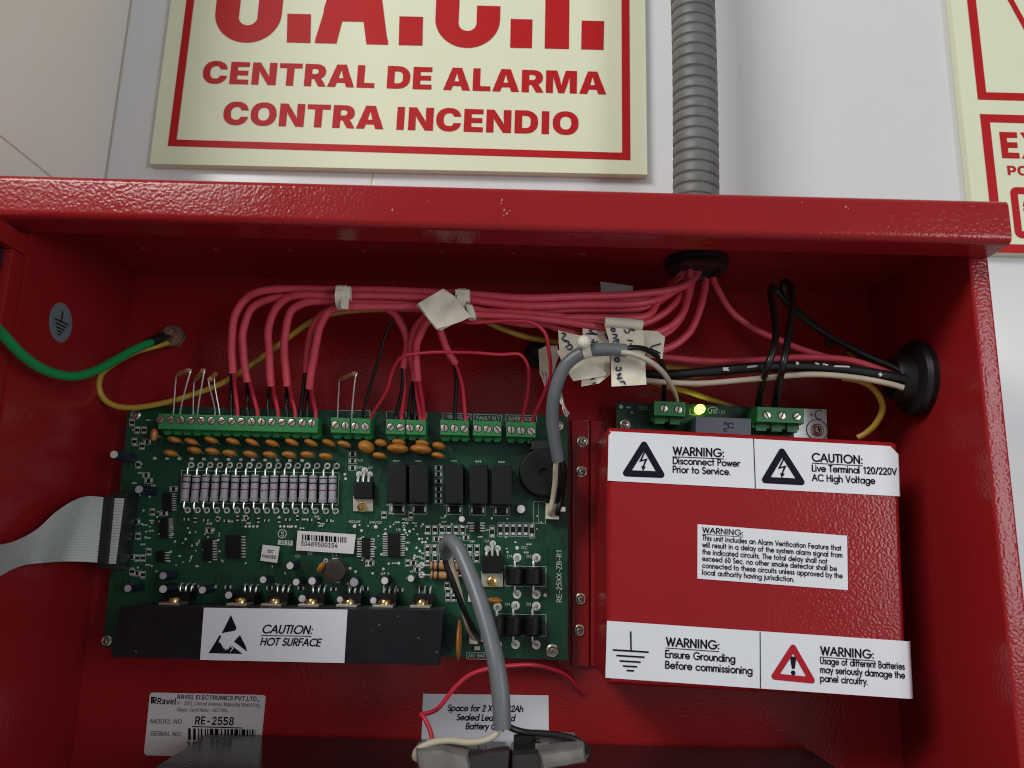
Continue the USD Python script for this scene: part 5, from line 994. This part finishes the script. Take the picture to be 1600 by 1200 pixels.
for i in range(24):
    k0, k1 = i / 24, (i + .95) / 24; L_ = lambda A_, B_, k: (A_[0] + (B_[0] - A_[0]) * k, A_[1] + (B_[1] - A_[1]) * k)
    m.add(*pblock([L_(tp2[0], bp2[0], k0), L_(tp2[1], bp2[1], k0), L_(tp2[1], bp2[1], k1), L_(tp2[0], bp2[0], k1)], -.0262, -.0252, .0002))
part(rb, 'folded_end', m, 'ribbon_grey', smooth=False)
part(rb, 'clamp', pblock([(160, 775), (177, 775.5), (167, 883), (149, 882)], -.0278, -.0240, .0006), 'black_plastic')

# ---- end of line resistors on thin bent leads in the terminals
for l, body, f1, f2 in (('small resistor on bent leads, leftmost above the long terminal block', (278, 585, 297, 578), (271, 645), (282, 641)), ('small resistor on bent leads, middle one above the long terminal block', (306, 592, 319, 578), (302, 645), (309, 643)),
        ('small resistor on bent leads, rightmost above the long terminal block', (338, 583, 327, 594), (343, 645), (336, 641)), ('small resistor on bent leads above the first short terminal block', (533, 592, 556, 583), (527.5, 650), (549.5, 651))):
    (ax_, ay_, bx_, by_) = body; a, b = U(ax_, ay_, -.022), U(bx_, by_, -.033); d = b - a; L = np.linalg.norm(d); r = 4.0 * sc(a)
    t = thing('small_resistor', l, 'resistor', a, group='end of line resistors in the terminals')
    part(t, 'body', lathe([(r * .4, 0), (r, L * .08), (r * 1.05, L * .2), (r * .9, L * .3), (r * .9, L * .7), (r * 1.05, L * .8), (r, L * .92), (r * .4, L)], a, d, 12), 'resistor_tan')
    part(t, 'lead', tube([a, a - d * .1, U(ax_ - 3, ay_ + 8, -.0215), U(f1[0], f1[1], YTm), U(f1[0], f1[1] + 8, YTm)], .00034, 6, 4), 'tin')
    part(t, 'lead', tube([b, b + d * .08, U(bx_ - .5, by_ + 6, -.0345), U(f2[0], f2[1], YTm - .003), U(f2[0] - .5, f2[1] + 10, YTm - .002)], .00040, 6, 4), 'tin')

# ---- nylon ties and paper tags on the bundle
def tie_on(l, px, y0, y1, tail, Y):
    t = thing('cable_tie', l, 'cable tie', U(px, y0, Y), group=None)
    part(t, 'head', pblock([(px - 12, y0), (px + 12, y0 + .5), (px + 12, y0 + 20), (px - 11, y0 + 19.5)], Y - .004, Y - .0002, .0009), 'nylon_tie')
    c = U(px, (y0 + y1) / 2, Y + .003); hh = (y1 - y0) / 2 * sc(c); t_ = np.linspace(0, 2 * np.pi, 20, endpoint=False)
    part(t, 'band', loft([np.column_stack([np.full(20, c[0] + sx * .0019), c[1] + np.cos(t_) * .0075, c[2] + np.sin(t_) * hh]) for sx in (-1, 1)]), 'nylon_tie', smooth=50)
    if tail: part(t, 'tail', pblock(tail, Y - .0042, Y - .0034, .0002), 'nylon_tie')
tie_on('pale nylon cable tie on the bundle above the long terminal block', 535, 446, 485, [(532, 464), (545, 465), (544, 483), (533, 482)], -.0585)
tie_on('pale nylon cable tie on the bundle beside the blank paper tag', 722, 451, 492, None, -.0585)

def sheet(pts, Y, amp=.0012, step=7, seed=1, fold=None):
    """A paper sheet with its outline given in pixels, gently creased; returns the mesh and the y of its surface at a pixel."""
    pg = Polygon(pts).buffer(0); x0, y0, x1, y1 = pg.bounds; vv, ff, key = [], [], {}
    def yof(x, y):
        k = Y + amp * (meshkit.fbm(np.array([x / 26.0, y / 26.0, seed * 3.7]), 3, seed) - .5) * 2
        return float(k + (fold(x, y) if fold else 0))
    for gx in np.arange(x0, x1, step):
        for gy in np.arange(y0, y1, step):
            c = pg.intersection(sbox(gx, gy, gx + step, gy + step))
            for g in getattr(c, 'geoms', [c]):
                if g.geom_type != 'Polygon' or g.area < 1e-6: continue
                a, b = trimesh.creation.triangulate_polygon(g, engine='earcut'); ids = []
                for p in a:
                    k = (round(p[0], 3), round(p[1], 3))
                    if k not in key: key[k] = len(vv); vv.append(U(p[0], p[1], yof(*p)))
                    ids.append(key[k])
                ff += [[ids[i] for i in t] for t in b]
    return (np.array(vv), np.array(ff)), yof
def hand(parent, yof, strokes, w=2.4, mat='pen_blue'):
    mb = MB()
    for s in strokes:
        q_ = spline(np.column_stack([np.array(s, float), np.zeros(len(s))]), 4)[:, :2] if len(s) > 2 else np.array(s, float)
        P = np.array([U(x, y, yof(x, y) - .0005) for x, y in q_]); mb.add(*tube(P, w / 2 * sc(P[0]), 5, 1, False))
    part(parent, 'handwriting', mb, mat, smooth=False)
def tag(l, pts, Y, mat='paper_tape', amp=.0012, seed=1, strokes=None, fold=None):
    me, yof = sheet(pts, Y, amp, 7, seed, fold); t = thing('paper_tag', l, 'paper tag', U(*pts[0], Y))
    part(t, 'sheet', me, mat, smooth=60)
    if strokes: hand(t, yof, strokes)
    return t, yof
t, _ = tag('blank crumpled paper tag folded round the middle of the red bundle', [(653, 474), (692.5, 451), (709, 462), (722, 478), (736, 495), (721, 502), (703, 508.5), (683.5, 513), (670, 498)], -.0655, amp=.0032, seed=2)
part(t, 'back_flap', sheet([(650, 476), (668, 498), (681, 514), (690, 516), (704, 509), (690, 470)], -.0625, .001, 7, 5)[0], 'paper_tape', smooth=60)
part(t, 'rolled_edge', pblock([(726, 474), (738, 475), (744, 492), (741, 497), (732, 496)], -.0628, -.058, .001), 'paper_tape')
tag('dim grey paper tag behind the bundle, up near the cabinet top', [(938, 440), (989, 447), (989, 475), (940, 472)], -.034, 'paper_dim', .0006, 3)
tag('crumpled masking tape hanging beside the dark bushing', [(841.5, 546), (853.5, 540), (871.5, 540), (873, 557), (862.5, 587), (855, 593), (852, 604), (843, 582)], -.035, 'paper_tape', .004, 4)
tag('paper tag with pencil marks, left of the cable tie', [(872, 516), (892, 521), (911, 525), (908, 545), (895, 560), (874, 548)], -.052, 'paper_tape', .0008, 6, [[(878, 520), (884, 522), (879, 530), (886, 532)], [(882, 534), (888, 533), (889, 539), (884, 542)], [(884, 543), (892, 538), (894, 544), (886, 546)]])
tag('small yellowish paper flap sticking out below the grey cable', [(870, 548), (885, 546), (918, 562), (948, 582.5), (946, 587), (896, 595.5), (884, 577)], -.0545, 'paper_tape', .0028, 7)
tag('paper tag with large blue letters ME turned sideways', [(910, 505), (945, 508.5), (951, 534), (954, 585), (936, 599), (908, 604), (912, 560)], -.0525, 'paper_tape', .0026, 8, [[(914.5, 512), (931, 513)], [(931, 513), (922, 517), (933, 523)], [(933, 523), (917, 521)], [(921, 528), (922, 535), (927, 534)], [(927, 530), (928, 535), (935, 533)], [(945, 521), (949, 530)], [(924, 593), (930, 590)], [(926, 600), (931, 597)]])
t, yo = tag('long paper tag with two columns of blue handwriting, folded over a red cable', [(945, 509), (1004, 512), (1007, 540), (1010, 601), (955.5, 604), (954, 552), (951, 530)], -.0565, 'paper_tape', .0020, 9,
    [[(976, 515), (979, 520), (983, 519), (985, 515), (992, 517)], [(981, 531), (989, 532.5)], [(986, 536), (986, 542)], [(956, 513), (961, 514), (960, 518), (956, 516), (956, 513)], [(957, 522), (964, 523), (962, 528), (958, 528)], [(958, 534), (966, 530), (966, 536)], [(962, 559), (967, 560), (967, 565), (962, 564), (962, 559)], [(964, 573), (963, 578), (970, 578), (970, 573)], [(964, 586), (970, 583), (965, 592), (972, 590)], [(969, 597), (975, 596), (977, 601)]])
part(t, 'fold', pxtube([(945, 503, -.0575), (975, 505, -.0575), (1004, 508, -.0575)], [8, 8, 8], n=12), 'paper_tape')
tag('paper tag with a blue letter V turned sideways', [(1002, 516), (1027.5, 517.5), (1039, 526.5), (1035, 561), (1010, 558)], -.0515, 'paper_tape', .0024, 10, [[(1033, 537), (1017, 543), (1032, 552)]])

ss = thing('shield_strands', 'frayed bare shield strands sticking out right of the grey cable above the board', 'bare wire', U(882, 635, -.03))
for k, w in enumerate(([(872, 600, -.030), (877, 620, -.032), (882, 636, -.033), (889, 647, -.032)], [(874, 604, -.029), (879, 624, -.031), (880, 640, -.033), (884, 650, -.032)], [(873, 602, -.031), (876, 628, -.033), (884, 640, -.034), (886, 651, -.033)])): part(ss, 'strand', pxtube(w, 1.5, n=6), 'tin')
ss = thing('drain_wire', 'short bare drain wire hanging from the crumpled masking tape', 'bare wire', U(851, 595, -.034))
part(ss, 'strand', pxtube([(846, 578, -.036), (848, 590, -.037), (852, 604, -.036)], 1.6, n=6), 'tin'); part(ss, 'strand', pxtube([(852, 580, -.036), (852, 592, -.037), (854, 606, -.036)], 1.4, n=6), 'tin')
